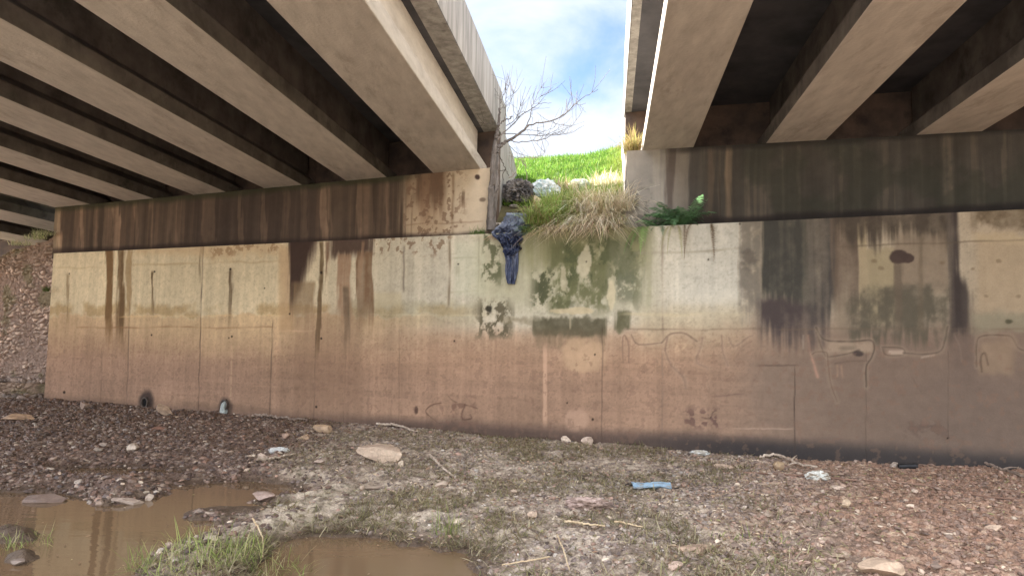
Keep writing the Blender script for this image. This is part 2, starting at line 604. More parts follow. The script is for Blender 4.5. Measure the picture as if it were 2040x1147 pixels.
    P.mix(bnd(px, 1082, 1090, 2) * bnd(py, 690, 845, 14), (186, 150, 122), 0.65)
    P.blob(1162, 705, 42, 30, (176, 146, 114), 0.7, 0.3, 0.5)
    P.blob(1148, 838, 24, 22, (168, 136, 112), 0.7, 0.3, 0.4)
    # --- pale block right of the gap
    P.hline(1270, 505, 1480, 496, 0.55, 2.5, (140, 130, 110))
    P.joint(1320, 470, 900, -0.004, 0.35, 2.0, (110, 92, 78))
    P.streak(1288, 1296, 470, 620, (148, 142, 112), 0.6, 4, 40)
    P.mix(sm(0, 1, (py - 600 + (px - 1290) * 0.3) / 40) * bnd(px, 1290, 1475, 20) * bnd(py, 520, 606, 8), (206, 196, 174), 0.35)
    P.hline(1235, 626, 1500, 626, 0.35, 3, (186, 168, 132))
    # --- dark right half: ragged seepage fields of different age, plus the dimmer light painted in
    mq = fbm(s * 6.0, z * 5.0, 27, 5, gain=0.6)
    rag = 60 * (st2 - 0.5) + 40 * (st - 0.5)
    xe = wx + 14 * (st2 - 0.5)
    tex = np.clip(0.80 + 0.9 * (st - 0.45) + 0.5 * (mq - 0.45), 0.35, 1.0)
    P.mix(sm(1380, 1740, wr) * sm(600, 690, wy), (108, 91, 77), 0.9)
    P.mix(bnd(xe, 1474, 1518, 7) * (1 - sm(600, 660, wy + rag)) * sm(0.36, 0.60, mq * 0.6 + st * 0.4), (104, 96, 84), 0.85)
    P.blob(1494, 512, 20, 22, (88, 80, 70), 0.8, 0.4, 0.9)
    P.mix(bnd(xe, 1521, 1614, 6) * (1 - sm(590, 640, wy + rag)) * tex, (64, 61, 54), 1.0)
    P.mix(bnd(wx + rag * 0.5, 1516, 1650, 18) * sm(590, 612, wy) * (1 - sm(650, 706, wy + rag)) * tex, (70, 61, 57), 1.0)
    P.mix(bnd(xe, 1612, 1664, 6) * (1 - sm(590, 660, wy + rag)) * tex, (64, 59, 54), 0.95)
    P.mix(bnd(xe, 1613, 1622, 3) * bnd(wy, 430, 610, 20), (98, 90, 78), 0.5)
    P.mix(bnd(xe, 1660, 1712, 6) * (1 - sm(560, 650, wy + rag * 1.3)) * tex, (88, 74, 62), 0.95)
    P.mix(bnd(xe, 1664, 1716, 8) * sm(570, 600, wy) * (1 - sm(640, 680, wy)), (116, 102, 84), 0.6)
    P.mix(bnd(xe, 1711, 1730, 4) * (1 - sm(600, 660, wy + rag)), (142, 126, 98), 0.85)
    P.mix(bnd(xe, 1729, 1788, 5) * sm(480, 500, wy) * (1 - sm(620, 660, wy)), (134, 120, 92), 0.8)
    P.mix(bnd(wx, 1664, 1892, 8) * (1 - sm(446, 492, wy + rag)) * (0.45 + 0.9 * mq), (72, 63, 53), 1.0)
    P.mix(bnd(xe, 1786, 1888, 6) * sm(450, 480, wy) * (1 - sm(560, 600, wy)), (112, 97, 80), 0.75)
    P.mix(bnd(wx, 1690, 1892, 10) * sm(556, 580, wy + 20 * (mq - .5)) * (1 - sm(650, 688, wy + rag)) * sm(0.30, 0.62, mq * 0.6 + st * 0.45), (82, 75, 62), 0.95)
    P.blob(1790, 511, 22, 16, (66, 54, 48), 0.95, 0.12, 0.3)
    P.blob(1808, 514, 15, 12, (66, 54, 48), 0.95, 0.12, 0.4)
    P.streak(1785, 1800, 524, 680, (92, 80, 66), 0.7, 6, 80)
    P.streak(1832, 1840, 470, 680, (92, 80, 64), 0.5, 5, 60)
    P.mix(sm(-1, 1, (xe - 1889) / 6) * (1 - sm(-1, 1, (xe - (1908 + 28 * sm(530, 600, py))) / 10)) * (1 - sm(640, 700, wy + rag * 0.5)) * np.clip(0.75 + 0.8 * (st - 0.4), 0.5, 1), (56, 49, 45), 0.97)
    P.mix(sm(1930, 1956, xe) * bnd(wy, 462, 625, 16), (144, 125, 99), 0.75)
    P.mix(sm(1925, 1950, xe) * bnd(wy, 464, 482, 4), (164, 144, 112), 0.5)
    P.mix(sm(1925, 1950, xe) * (1 - sm(444, 464, wy + 40 * (mq - 0.5))) * (0.3 + 1.1 * bf), (92, 78, 60), 0.9)
    P.mix(sm(1925, 1950, xe) * bnd(wy, 625, 662, 8), (122, 114, 92), 0.7)
    P.mix(bnd(xe, 1895, 1945, 14) * sm(650, 680, wy) * (1 - sm(720, 800, wy)), (96, 81, 70), 0.7)
    P.mix(bnd(wx + rag, 1500, 1640, 50) * sm(680, 740, wy) * (1 - sm(760, 900, wy)) * (0.2 + st), (108, 94, 81), 0.5)
    P.mix(sm(1700, 1960, wx) * sm(700, 780, wy), (98, 84, 73), 0.5)
    P.hline(1664, 491, 2200, 472, 0.4, 1.8, (84, 72, 58), 1.5)
    P.hline(1240, 656, 2200, 655, 0.35, 2.0, (100, 84, 68))
    P.blob(2012, 641, 11, 6, (66, 62, 46), 0.8, 0.4, 1.0)
    for cx, cy in ((1938, 535), (1990, 520), (1966, 590), (2030, 590), (1876, 523), (1742, 520), (1756, 534)):
        P.blob(cx, cy, 6, 4, (100, 84, 64), 0.55, 0.4, 1.2)
    P.mix(base * sm(1150, 1500, px), (50, 47, 46), 0.8)
    # --- left side joints and lift lines
    for x, y0, y1, op in ((257, 600, 800, 0.45), (205, 700, 830, 0.25), (400, 490, 815, 0.8), (543, 640, 825, 0.7), (630, 660, 840, 0.3), (690, 700, 840, 0.15),
                          (795, 640, 840, 0.2), (1200, 650, 880, 0.45), (1583, 730, 910, 0.85), (1725, 700, 915, 0.2), (1888, 700, 925, 0.35)):
        P.joint(x, y0, y1, -0.030 if x < 700 else (-0.008 if x < 1400 else 0.0), op * 0.75, 1.0)
    P.mix(np.exp(-((px - (464 - (py - 640) * 0.03)) / 1.3) ** 2) * bnd(py, 690, 830, 10), (190, 156, 122), 0.45)
    P.hline(150, 652, 545, 652, 0.45, 1.6, (128, 96, 68))
    P.hline(545, 657, 625, 659, 0.5, 1.6, (196, 160, 126))
    P.hline(262, 528, 553, 521, 0.35, 2.0, (150, 126, 92))
    P.hline(110, 534, 215, 532, 0.25, 2.0, (150, 126, 92))
    P.hline(240, 630, 560, 628, 0.35, 1.6, (206, 172, 124))
    P.hline(740, 626, 960, 629, 0.45, 1.8, (190, 172, 138))
    P.hline(1460, 852, 1580, 854, 0.5, 1.4, (176, 150, 128))
    P.hline(1420, 790, 1480, 785, 0.4, 1.6, (84, 66, 58))
    P.hline(1510, 729, 1590, 728, 0.5, 1.8, (78, 64, 54))
    P.hline(1820, 847, 1870, 847, 0.5, 1.6, (84, 70, 60))
    # --- engraved, washed-out spray drawing
    lt = (168, 148, 122)
    S = P.stroke
    S([(1241, 722), (1240, 690), (1243, 668), (1252, 684), (1253, 722)], 1.8, (100, 78, 66), 0.6)
    S([(1258, 668), (1268, 684), (1285, 686), (1318, 682)], 1.8, (96, 76, 64), 0.6, lt)
    S([(1318, 682), (1336, 665), (1364, 664), (1388, 679)], 2.2, (96, 76, 64), 0.65, lt)
    S([(1330, 672), (1326, 700), (1340, 730), (1360, 748), (1366, 770)], 2.4, (104, 82, 70), 0.5, lt)
    S([(1346, 694), (1352, 686), (1366, 686), (1358, 696), (1346, 700)], 2.5, (186, 156, 122), 0.6)
    S([(1400, 672), (1396, 690), (1388, 720), (1410, 732)], 2.4, (106, 84, 72), 0.45, lt)
    S([(1438, 668), (1440, 700), (1450, 728)], 2.2, (106, 84, 72), 0.45, lt)
    S([(1452, 672), (1462, 690), (1490, 672), (1500, 668)], 2.2, (106, 84, 72), 0.45, lt)
    S([(1466, 712), (1480, 690), (1498, 680)], 2.0, (106, 84, 72), 0.35)
    S([(1496, 770), (1508, 750), (1512, 740)], 1.6, (106, 84, 72), 0.35)
    S([(1626, 652), (1634, 668), (1650, 678), (1700, 680), (1734, 678), (1742, 692), (1736, 712), (1726, 730), (1726, 770)], 2.2, (62, 52, 44), 0.75, lt)
    P.mix(bnd(px, 1648, 1738, 6) * bnd(py, 682, 702, 5), (164, 144, 118), 0.45)
    P.mix(bnd(px, 1672, 1706, 8) * bnd(py, 690, 697, 4), (96, 84, 70), 0.55)
    S([(1626, 662), (1640, 700), (1652, 710), (1690, 704), (1712, 696)], 2.2, (72, 60, 50), 0.6, lt)
    P.blob(1708, 704, 11, 6, (56, 48, 44), 0.8, 0.3, 0.5)
    S([(1618, 706), (1626, 701), (1646, 702), (1650, 720), (1654, 760), (1668, 800)], 2.0, (84, 68, 56), 0.6, lt)
    S([(1610, 668), (1614, 700), (1622, 726), (1630, 752)], 2.6, (158, 122, 100), 0.45)
    S([(1618, 715), (1628, 750)], 3.4, (164, 124, 102), 0.5)
    S([(1668, 728), (1668, 750)], 2.2, (156, 120, 96), 0.5)
    S([(1676, 728), (1678, 752)], 2.2, (156, 120, 96), 0.5)
    S([(1664, 724), (1690, 720), (1730, 718)], 1.8, (88, 72, 60), 0.45)
    S([(1600, 668), (1600, 694)], 2.0, (170, 152, 130), 0.5)
    S([(1758, 691), (1766, 706), (1800, 706), (1796, 694), (1758, 691)], 2.0, (66, 54, 46), 0.6, lt)
    P.mix(bnd(px, 1768, 1800, 4) * bnd(py, 697, 706, 3), (176, 154, 132), 0.6)
    S([(1800, 703), (1840, 706), (1872, 700), (1882, 680), (1888, 650)], 2.2, (66, 56, 48), 0.6, lt)
    S([(1836, 712), (1862, 707)], 2.4, (170, 150, 130), 0.5)
    S([(1946, 730), (1946, 680), (1960, 668), (2000, 668), (2016, 672), (2030, 694), (2060, 700)], 2.2, (66, 54, 44), 0.6, lt)
    P.mix(bnd(wx, 1952, 2022, 10) * bnd(wy, 676, 742, 12), (140, 118, 92), 0.45)
    S([(1956, 740), (1954, 712), (1962, 704), (1968, 726)], 2.4, (66, 54, 44), 0.6)
    S([(1900, 664), (1912, 690), (1916, 720)], 2.0, (120, 104, 88), 0.4)
    S([(1816, 750), (1834, 780)], 1.6, (88, 72, 60), 0.3)
    # --- spalled scars
    S([(853, 826), (848, 818), (860, 807), (878, 803)], 1.4, (78, 58, 48), 0.6, h=-0.006)
    S([(853, 826), (872, 842), (880, 843)], 1.2, (96, 74, 62), 0.45, h=-0.004)
    S([(926, 808), (920, 824), (922, 836), (938, 834), (936, 826)], 1.7, (72, 54, 46), 0.65, h=-0.008)
    S([(926, 806), (944, 812), (950, 814)], 1.4, (78, 58, 48), 0.5, h=-0.006)
    S([(893, 790), (900, 797), (910, 802)], 1.3, (86, 66, 54), 0.5, h=-0.005)
    P.mix(bnd(px, 880, 945, 14) * bnd(py, 790, 846, 14) * sm(0.52, 0.6, bf), (108, 82, 68), 0.7)
    P.blob(829, 816, 4, 8, (70, 52, 44), 0.8, 0.3, 0.5)
    P.mix(bnd(px, 1360, 1440, 14) * bnd(py, 815, 852, 12) * sm(0.5, 0.57, bf), (92, 70, 62), 0.8)
    S([(1398, 832), (1414, 834), (1420, 822), (1426, 818)], 1.5, (70, 54, 48), 0.6, h=-0.006)
    P.mix(bnd(px, 1800, 1900, 20) * bnd(py, 840, 872, 12) * sm(0.5, 0.62, bf), (90, 74, 64), 0.6)
    P.mix((bf > 0.66) * low, (112, 88, 72), 0.35)
    for hx, hy, r in ((308, 541, 2.6), (459, 536, 3.2), (302, 667, 2.4), (462, 670, 2.8), (456, 673, 2), (640, 543, 3.6), (640, 674, 3), (128, 781, 3.6),
                      (630, 810, 3.2), (913, 526, 2.4), (905, 679, 2.4), (1181, 835, 3.4), (1185, 706, 2.6), (1411, 517, 2.6), (1168, 521, 2.2),
                      (577, 625, 2.4), (1888, 872, 2.6), (138, 545, 2), (1474, 446, 2.6), (527, 574, 2), (1130, 802, 2.4)):
        P.hole(hx, hy, r)
    # dark patches around the two drain mouths
    P.blob(291, 800, 14, 22, (58, 48, 44), 0.85, 0.35, 0.2)
    P.blob(449, 812, 13, 20, (66, 54, 48), 0.7, 0.35, 0.2)


def wall_grid(name, s0, s1, zb_fn, zt_fn, o, painter, mat, depth, parent, du=0.0115, nv=300, base=(150, 130, 110), gain=1.0, endskew=(0, 0), rough_amp=0.004):
    nu = int((s1 - s0) / du) + 1
    s = np.linspace(s0, s1, nu)[:, None] + np.zeros((1, nv))
    v = np.linspace(0, 1, nv)[None, :] + np.zeros((nu, 1))
    zb = zb_fn(s)
    zt = zt_fn(s)
    z = zb + (zt - zb) * v
    s = s.ravel()
    z = z.ravel()
    pos = P0 + s[:, None] * RR + o * NB
    pos[:, 2] = z
    px, py = project(pos)
    P = Paint(px, py, s, z, base)
    painter(P)
    h = P.h + rough_amp * (fbm(s * 2.5, z * 2.5, 41, 5) - 0.5) * 2
    # worn edges
    pos = pos - NB * h[:, None]
    F = grid_faces(nu, nv)
    # solid body behind the face
    b0 = P0 + (s0) * RR + (o + depth) * NB + endskew[0] * RR
    b1 = P0 + (s1) * RR + (o + depth) * NB + endskew[1] * RR
    zb0, zb1 = float(zb_fn(np.array([s0]))[0]), float(zb_fn(np.array([s1]))[0])
    zt0, zt1 = float(zt_fn(np.array([s0]))[0]), float(zt_fn(np.array([s1]))[0])
    n = len(pos)
    B = np.array([[b0[0], b0[1], zb0], [b0[0], b0[1], zt0], [b1[0], b1[1], zb1], [b1[0], b1[1], zt1]])
    c00, c01, c10, c11 = 0, nv - 1, (nu - 1) * nv, nu * nv - 1
    # extra ring with hard corners for the sides, set a hair inside the face
    side = pos[[c00, c01, c10, c11]] + NB * 0.004
    V = np.vstack([pos, side, B])
    a, b, c, d = n, n + 1, n + 2, n + 3
    e, f, g, h2 = n + 4, n + 5, n + 6, n + 7
    Q = np.array([[b, d, h2, f], [a, b, f, e], [c, g, h2, d], [e, f, h2, g]], np.int32)
    colr = np.clip(lin(np.clip(P.c, 4, 250)) * gain * np.array([1.0, 0.995, 1.02]), 0, 0.72)
    cs = colr[[c00, c01, c10, c11]]
    C = np.vstack([colr, cs, cs])
    return mesh_obj(name, V, [F, Q], mat, parent, C)


wall_root = empty('concrete_wall', P0, 'long stained concrete wall across the whole scene, pale above and mud brown below', 'wall')
wall_grid('wall_face', S_LEFT, S_RIGHT, lambda s: s * 0 - 0.3, ledge_z, 0.0, paint_lower, M_WALL, 1.2, wall_root, gain=GAIN_WALL)

# ------------------------------------------------------------------ upper abutment stems
OFF_STEM = 0.30
OFF_BACK = 0.90


def cap_y(px, side):
    if side == 'L':
        return 413 + (px - 110) * (336 - 413) / 847.0
    return 299 + (px - 1280) * (257 - 299) / 760.0


def cap_pt(px, side):
    return onto(px, cap_y(px, side), OFF_STEM)


def cap_z_fn(side):
    a, b = ((110, 957) if side == 'L' else (1280, 2040))
    pa, pb = cap_pt(a, side), cap_pt(b, side)
    sa, sb = sz(pa)[0], sz(pb)[0]
    return lambda s: pa[2] + (s - sa) * (pb[2] - pa[2]) / (sb - sa)


CAPZ = {'L': cap_z_fn('L'), 'R': cap_z_fn('R')}


def paint_stem_left(P):
    px, py, st, st2, bl, bf, wx, wy = P.px, P.py, P.st, P.st2, P.bl, P.bf, P.wx, P.wy
    P.c[:] = (84, 70, 58)  # stain tone deepened with the shade under the girders
    P.c *= (0.8 + 0.4 * st)[:, None]
    P.mix(sm(0.52, 0.68, st2 * 0.6 + st * 0.4), (116, 92, 74), 0.35)
    P.mix(bnd(wx, 380, 640, 30), (62, 52, 46), 0.5)
    for x0, x1, op in ((114, 122, 0.8), (160, 166, 0.6), (150, 172, 0.25), (188, 194, 0.4), (222, 238, 0.8), (205, 222, 0.35), (268, 274, 0.4), (300, 306, 0.35), (340, 352, 0.25),
                       (404, 416, 0.3), (416, 432, 0.35), (476, 484, 0.35), (520, 530, 0.3), (560, 575, 0.2), (640, 652, 0.55), (655, 662, 0.3), (600, 612, 0.25), (712, 722, 0.5), (724, 744, 0.25), (770, 776, 0.35)):
        P.streak(x0, x1, 300, 520, (160, 130, 104), op * 0.75, 3, 10)
    P.mix(bnd(px, 105, 120, 3), (176, 152, 120), 0.55)
    pale = sm(792, 822, wx + 26 * (st2 - 0.5))
    P.mix(pale, (174, 151, 122), 0.95)
    P.mix(sm(870, 905, px), (188, 170, 144), 0.9)
    P.mix(bnd(wx, 824, 886, 8) * (1 - sm(370, 440, wy + 50 * (st2 - 0.5))), (94, 72, 56), 0.85)
    P.mix(bnd(wx, 806, 820, 5) * (1 - sm(360, 440, wy)), (114, 88, 68), 0.7)
    P.mix(bnd(wx, 836, 856, 5) * (1 - sm(420, 470, wy)), (136, 108, 84), 0.6)
    P.mix(pale * (bf > 0.6) * (1 - sm(900, 940, px)), (108, 84, 66), 0.6)
    P.joint(899, 345, 470, -0.01, 0.5, 3.0, (112, 88, 66))
    P.streak(920, 926, 380, 430, (100, 80, 62), 0.6, 2, 20)
    P.hline(806, 447, 960, 442, 0.35, 1.6, (120, 96, 74))
    P.blob(951, 353, 5, 5, (60, 46, 40), 0.9, 0.3, 0.3)
    P.blob(962, 398, 6, 4, (96, 80, 66), 0.7, 0.3, 0.6)
    # lichen along the top edge, darker line on the foot
    t = (cap_y(px, 'L') - py)
    P.mix(sm(-16, -2, t + 10 * (bl - 0.5)) * (1 - sm(780, 860, px)), (54, 54, 38), 0.75)
    f = py - (505 + (px - 103) * (470 - 505) / 857.0)
    P.mix(sm(-14, -3, f + 8 * (bl - 0.5)), (52, 42, 38), 0.7)
    P.c *= (0.9 + 0.2 * fbm(P.s * 1.5, P.z * 1.5, 51))[:, None]
    for x in (270, 520):
        P.joint(x, 340, 520, -0.02, 0.3)


def paint_stem_right(P):
    px, py, st, st2, bl, bf, wx, wy = P.px, P.py, P.st, P.st2, P.bl, P.bf, P.wx, P.wy
    P.c[:] = (74, 68, 60)  # dark stains and the shade under the deck in one tone
    P.c *= (0.82 + 0.36 * st)[:, None]
    P.mix(sm(0.55, 0.7, st2 * 0.5 + st * 0.5), (112, 98, 82), 0.35)
    P.mix(1 - sm(1290, 1430, wx + 20 * (st - 0.5)), (148, 140, 128), 0.9)
    P.mix(bnd(wx, 1250, 1310, 10) * sm(340, 400, wy) * sm(0.45, 0.6, bf), (104, 98, 88), 0.8)
    P.mix(bnd(wx, 1296, 1330, 6) * sm(0.3, 0.5, st), (164, 154, 138), 0.6)
    P.mix(bnd(wx, 1328, 1343, 3) * (1 - sm(400, 440, py)), (84, 72, 64), 0.7)
    P.mix(bnd(wx, 1343, 1370, 5), (134, 122, 108), 0.6)
    P.mix(bnd(wx, 1374, 1392, 5), (74, 68, 62), 0.7)
    P.mix(bnd(wx, 1408, 1420, 4) * (0.4 + st), (112, 94, 78), 0.7)
    P.mix(bnd(wx, 1446, 1460, 4) * (0.3 + st), (140, 118, 94), 0.75)
    for x0, x1, op in ((1488, 1494, .2), (1530, 1538, .2), (1590, 1596, .3), (1676, 1682, .3), (1760, 1768, .3), (1880, 1890, .2), (1890, 1900, .25), (1996, 2004, .4), (1700, 1716, .2)):
        P.streak(x0, x1, 250, 460, (130, 114, 96), op * 0.7, 3, 10)
    P.mix(bnd(wx, 1480, 2300, 20) * sm(0.4, 0.6, bl), (58, 58, 48), 0.5)
    t = (cap_y(px, 'R') - py)
    P.mix(sm(-14, -2, t + 8 * (bl - 0.5)) * sm(1300, 1380, px), (48, 44, 40), 0.7)
    f = py - (450 + (px - 1245) * (415 - 450) / 795.0)
    P.mix(sm(-16, -3, f + 10 * (bl - 0.5)) * sm(1340, 1420, px), (46, 40, 38), 0.75)
    P.c *= (0.9 + 0.2 * fbm(P.s * 1.5, P.z * 1.5, 52))[:, None]
    P.joint(1243 + 190, 300, 440, 0.0, 0.25)


def skew_back(depth):
    """shift along the wall so that an end face runs parallel to the spans"""
    return depth * (GH @ RR) / (GH @ NB)


sL0, sL1 = sz(cap_pt(110, 'L'))[0], sz(onto(975, 400, OFF_STEM))[0]
sR0, sR1 = sz(onto(1248, 400, OFF_STEM))[0], _sr + 3.0
abL = empty('bridge_abutment', P0 + sL1 * RR + OFF_STEM * NB, 'dark streaked concrete abutment carrying the wider ribbed deck, with bare tree at its end', 'abutment')
abR = empty('bridge_abutment', P0 + sR0 * RR + OFF_STEM * NB, 'blackened concrete abutment with a green fern growing at its foot', 'abutment')
k1 = skew_back(0.55)
wall_grid('abutment_stem', sL0, sL1, lambda s: ledge_z(s) - 0.05, CAPZ['L'], OFF_STEM, paint_stem_left, M_WALL, 0.55, abL, nv=130, endskew=(k1, k1))
wall_grid('abutment_stem', sR0, sR1, lambda s: ledge_z(s) - 0.05, CAPZ['R'], OFF_STEM, paint_stem_right, M_WALL, 0.55, abR, nv=110, endskew=(k1, k1))

# ================================================================== BRIDGES
def slide(P, ref):
    return P - G * (((P - ref) @ GH) / (G @ GH))


def to_back(P, o):
    return P + G * ((o - off(P)) / (G @ NB))


def to_y(P, y):
    return P + G * ((y - P[1]) / G[1])


def extrude_profile(prof, o_end, y_start):
    return prism([to_back(p, o_end) for p in prof], [to_y(p, y_start) for p in prof])


def height_above(px, py, lateral, ref):
    d = ray(px, py)
    t = ((ref + A * lateral - CAM) @ A) / (d @ A)
    P = CAM + d * t
    k = ((P - ref) @ GH) / (G @ GH)
    return P[2] - ref[2] - G[2] * k


Z = np.array([0, 0, 1.0])
Y_START = 3.2
FL, TP, WEB_IN = 0.19, 0.14, 0.17
refL = cap_pt(957, 'L')
refR = cap_pt(1280, 'R')
HS = height_above(945, 250, -WEB_IN, refL)
print('HS soffit height', HS, 'flange', height_above(756, 0, 0, refL), 'right', height_above(1312, 0, 0, refR))


def girder_profile(bl, br, ref, hs):
    bl = slide(bl, ref)
    br = slide(br, ref)
    e = (br - bl)
    u = e / np.linalg.norm(e)
    w = np.linalg.norm(e)
    t = min(WEB_IN, w * 0.3)
    return [bl, br, br + Z * FL, br - u * t + Z * (FL + TP), br - u * t + Z * (hs + 0.06), bl + u * t + Z * (hs + 0.06), bl + u * t + Z * (FL + TP), bl + Z * FL]


def bevel(o, w=0.012, seg=2):
    m = o.modifiers.new('edge', 'BEVEL')
    m.width = w
    m.segments = seg
    m.limit_method = 'ANGLE'
    m.angle_limit = math.radians(30)


def bridge(side, girders, ref, edge_sign, edge_px, far_extra, par_px, label, wing_end):
    root = empty('road_bridge', ref, label, 'bridge')
    profs = []
    for a, b in girders:
        P = girder_profile(cap_pt(a, side), cap_pt(b, side), ref, HS)
        profs.append(P)
        v, f = extrude_profile(P, OFF_BACK - 0.06 + (3.0 if a < 60 else 0.0), Y_START)
        o = mesh_obj('girder', v, f, M_CONC, root)
        o.data.materials.append(M_WEB_SHADE)
        lit_faces = () if len(profs) > 1 else ((1, 2, 3) if edge_sign > 0 else (5, 6, 7))  # lit outer faces of the edge girder keep the pale concrete
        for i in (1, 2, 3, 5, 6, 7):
            if i not in lit_faces:
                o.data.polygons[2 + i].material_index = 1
        bevel(o)
    # deck soffit line through the bottom corners of the first and last girders
    p_a = profs[0][1] if edge_sign > 0 else profs[0][0]
    p_b = profs[-1][0] if edge_sign > 0 else profs[-1][1]
    cdir = (p_b - p_a)
    cdir /= np.linalg.norm(cdir)                    # from the median edge outwards, with the crossfall
    s0 = p_a + Z * HS
    nrm = np.cross(cdir, G)
    d = ray(*edge_px)
    E = CAM + d * (((s0 - CAM) @ nrm) / (d @ nrm))
    E = slide(E, ref)
    lat = (E - ref) @ A
    print(side, 'overhang', lat - ((p_a - ref) @ A), 'slope', cdir[2])
    width = np.linalg.norm(p_b - p_a) + far_extra
    F = s0 + cdir * width
    F = slide(F, ref)
    TH = 0.24
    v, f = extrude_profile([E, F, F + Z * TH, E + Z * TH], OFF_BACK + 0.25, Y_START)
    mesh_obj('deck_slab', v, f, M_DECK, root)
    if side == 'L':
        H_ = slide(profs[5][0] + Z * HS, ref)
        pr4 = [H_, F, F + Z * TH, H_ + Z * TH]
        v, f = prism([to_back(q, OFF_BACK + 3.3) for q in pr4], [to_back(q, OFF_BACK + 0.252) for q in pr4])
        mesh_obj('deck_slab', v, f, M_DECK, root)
    hp = height_above(par_px[0], par_px[1], lat, ref) - (E[2] - ref[2])
    print(side, 'parapet height', hp)
    out = 1 if edge_sign > 0 else -1
    O = E + A * out * 0.003
    v, f = extrude_profile([O - Z * 0.003, O + Z * hp, O - A * out * 0.22 + Z * hp, O - A * out * 0.30 + Z * (TH + 0.004), O - A * out * 0.30 - Z * 0.003], OFF_BACK + 0.25, Y_START)
    # far side parapet as well
    pr = mesh_obj('parapet', v, f, M_PARA, root)
    bevel(pr, 0.015)
    O2 = F - A * out * 0.003
    v, f = extrude_profile([O2 - Z * 0.003, O2 + Z * hp, O2 + A * out * 0.22 + Z * hp, O2 + A * out * 0.30 + Z * (TH + 0.004), O2 + A * out * 0.30 - Z * 0.003], OFF_BACK + 0.25, Y_START)
    bevel(mesh_obj('parapet', v, f, M_PARA, root), 0.015)
    # diaphragms between the girders, mid-span and over the seat
    for i in range(len(profs) - 1):
        L_, R_ = (profs[i + 1], profs[i]) if edge_sign > 0 else (profs[i], profs[i + 1])
    return root, profs, E, F, hp, cdir, s0


GL = [(862, 957), (689, 770), (525, 601), (384, 449), (248, 305), (108, 179), (-48, 18), (-190, -128)]
GR = [(1280, 1382), (1526, 1646), (1826, 1958), (2165, 2310), (2560, 2720)]
bL, prL, EL, FL_, hpL, cL, s0L = bridge('L', GL, refL, +1, (985, 240), 3.2, (993, 165), 'wide concrete road bridge with eight ribs, bare tree at its open edge', 0)  # unseen outer deck widened to keep the sun off the bed
bR, prR, ER, FR_, hpR, cR, s0R = bridge('R', GR, refR, -1, (1259, 0), 0.9, (1250, 0), 'concrete road bridge above the green fern and the blackened abutment', 0)


# ------------------------------------------------------------------ backwalls and wing walls (parts of the abutments)
def soff_z(s, E, cdir, o):
    """deck soffit height over the wall line"""
    P = P0 + s * RR + o * NB
    nrm = np.cross(cdir, G)
    return E[2] - ((P - E) @ nrm - (P[2] - E[2]) * nrm[2]) / nrm[2]


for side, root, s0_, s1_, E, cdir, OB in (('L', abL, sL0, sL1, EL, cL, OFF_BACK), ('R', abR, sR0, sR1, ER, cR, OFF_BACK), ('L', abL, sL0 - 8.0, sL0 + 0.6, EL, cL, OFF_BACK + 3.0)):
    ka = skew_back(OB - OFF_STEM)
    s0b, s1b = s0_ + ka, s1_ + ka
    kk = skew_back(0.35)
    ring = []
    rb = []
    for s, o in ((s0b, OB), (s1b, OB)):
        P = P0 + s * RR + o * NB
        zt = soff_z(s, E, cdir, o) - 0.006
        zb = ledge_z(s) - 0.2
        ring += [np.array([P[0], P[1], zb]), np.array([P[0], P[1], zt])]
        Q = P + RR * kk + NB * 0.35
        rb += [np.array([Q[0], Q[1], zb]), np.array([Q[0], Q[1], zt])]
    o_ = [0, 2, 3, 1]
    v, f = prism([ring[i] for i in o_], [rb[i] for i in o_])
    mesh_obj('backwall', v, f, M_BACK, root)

# left wing wall, stepping down away from the creek
def wing(root, s_face, sgn, E, hp, length=3.3):
    o0 = OFF_BACK + 0.36
    base = P0 + (s_face + skew_back(o0 - OFF_STEM)) * RR + o0 * NB
    prof = [(0.0, E[2] + hp - 0.02), (0.55, E[2] + hp - 0.02), (0.56, E[2] + hp - 0.55), (length * 0.45, E[2] + hp - 0.62), (length, E[2] + hp - 1.35), (length, 2.2), (0, 2.2)]
    if sgn < 0:
        prof = [(0.0, E[2] + hp - 0.02), (length, E[2] + hp - 0.2), (length, 2.2), (0, 2.2)]
    ring = []
    for t, z in prof:
        p = base + GH * t
        ring.append(np.array([p[0], p[1], z]))
    ring2 = [p - A * sgn * 0.3 for p in ring]
    v, f = prism(ring, ring2)
    bevel(mesh_obj('wing_wall', v, f, M_PARA, root), 0.015)


wing(abL, sL1, +1, EL, hpL)
wing(abR, sR0, -1, ER, hpR)

# ================================================================== GROUND
def px2w(pts, z=0.0):
    out = []
    for x, y in pts:
        d = ray(x, y)
        t = (z - CAM[2]) / d[2]
        P = CAM + d * t
        out.append(P[:2])
    return np.array(out)


W1 = px2w([(-400, 975), (0, 984), (70, 982), (160, 1000), (225, 1006), (310, 990), (338, 968), (440, 960), (565, 966), (600, 985), (500, 1003), (565, 1012),
           (520, 1021), (385, 1029), (480, 1043), (430, 1062), (330, 1084), (300, 1110), (290, 1160), (270, 1230), (-400, 1230)])
W2 = px2w([(520, 1088), (640, 1068), (760, 1072), (850, 1086), (930, 1106), (948, 1147), (965, 1230), (500, 1230)])
W3 = px2w([(60, 938), (180, 930), (300, 935), (410, 945), (300, 953), (180, 951)])
ISL = [(px2w([(-30, 1062), (20, 1052), (70, 1062), (60, 1078), (0, 1082)]), 0.06), (px2w([(20, 1105), (60, 1096), (70, 1112), (40, 1125), (10, 1120)]), 0.05),
       (px2w([(375, 1022), (440, 1016), (560, 1013), (580, 1022), (450, 1032), (390, 1034)]), 0.05)]


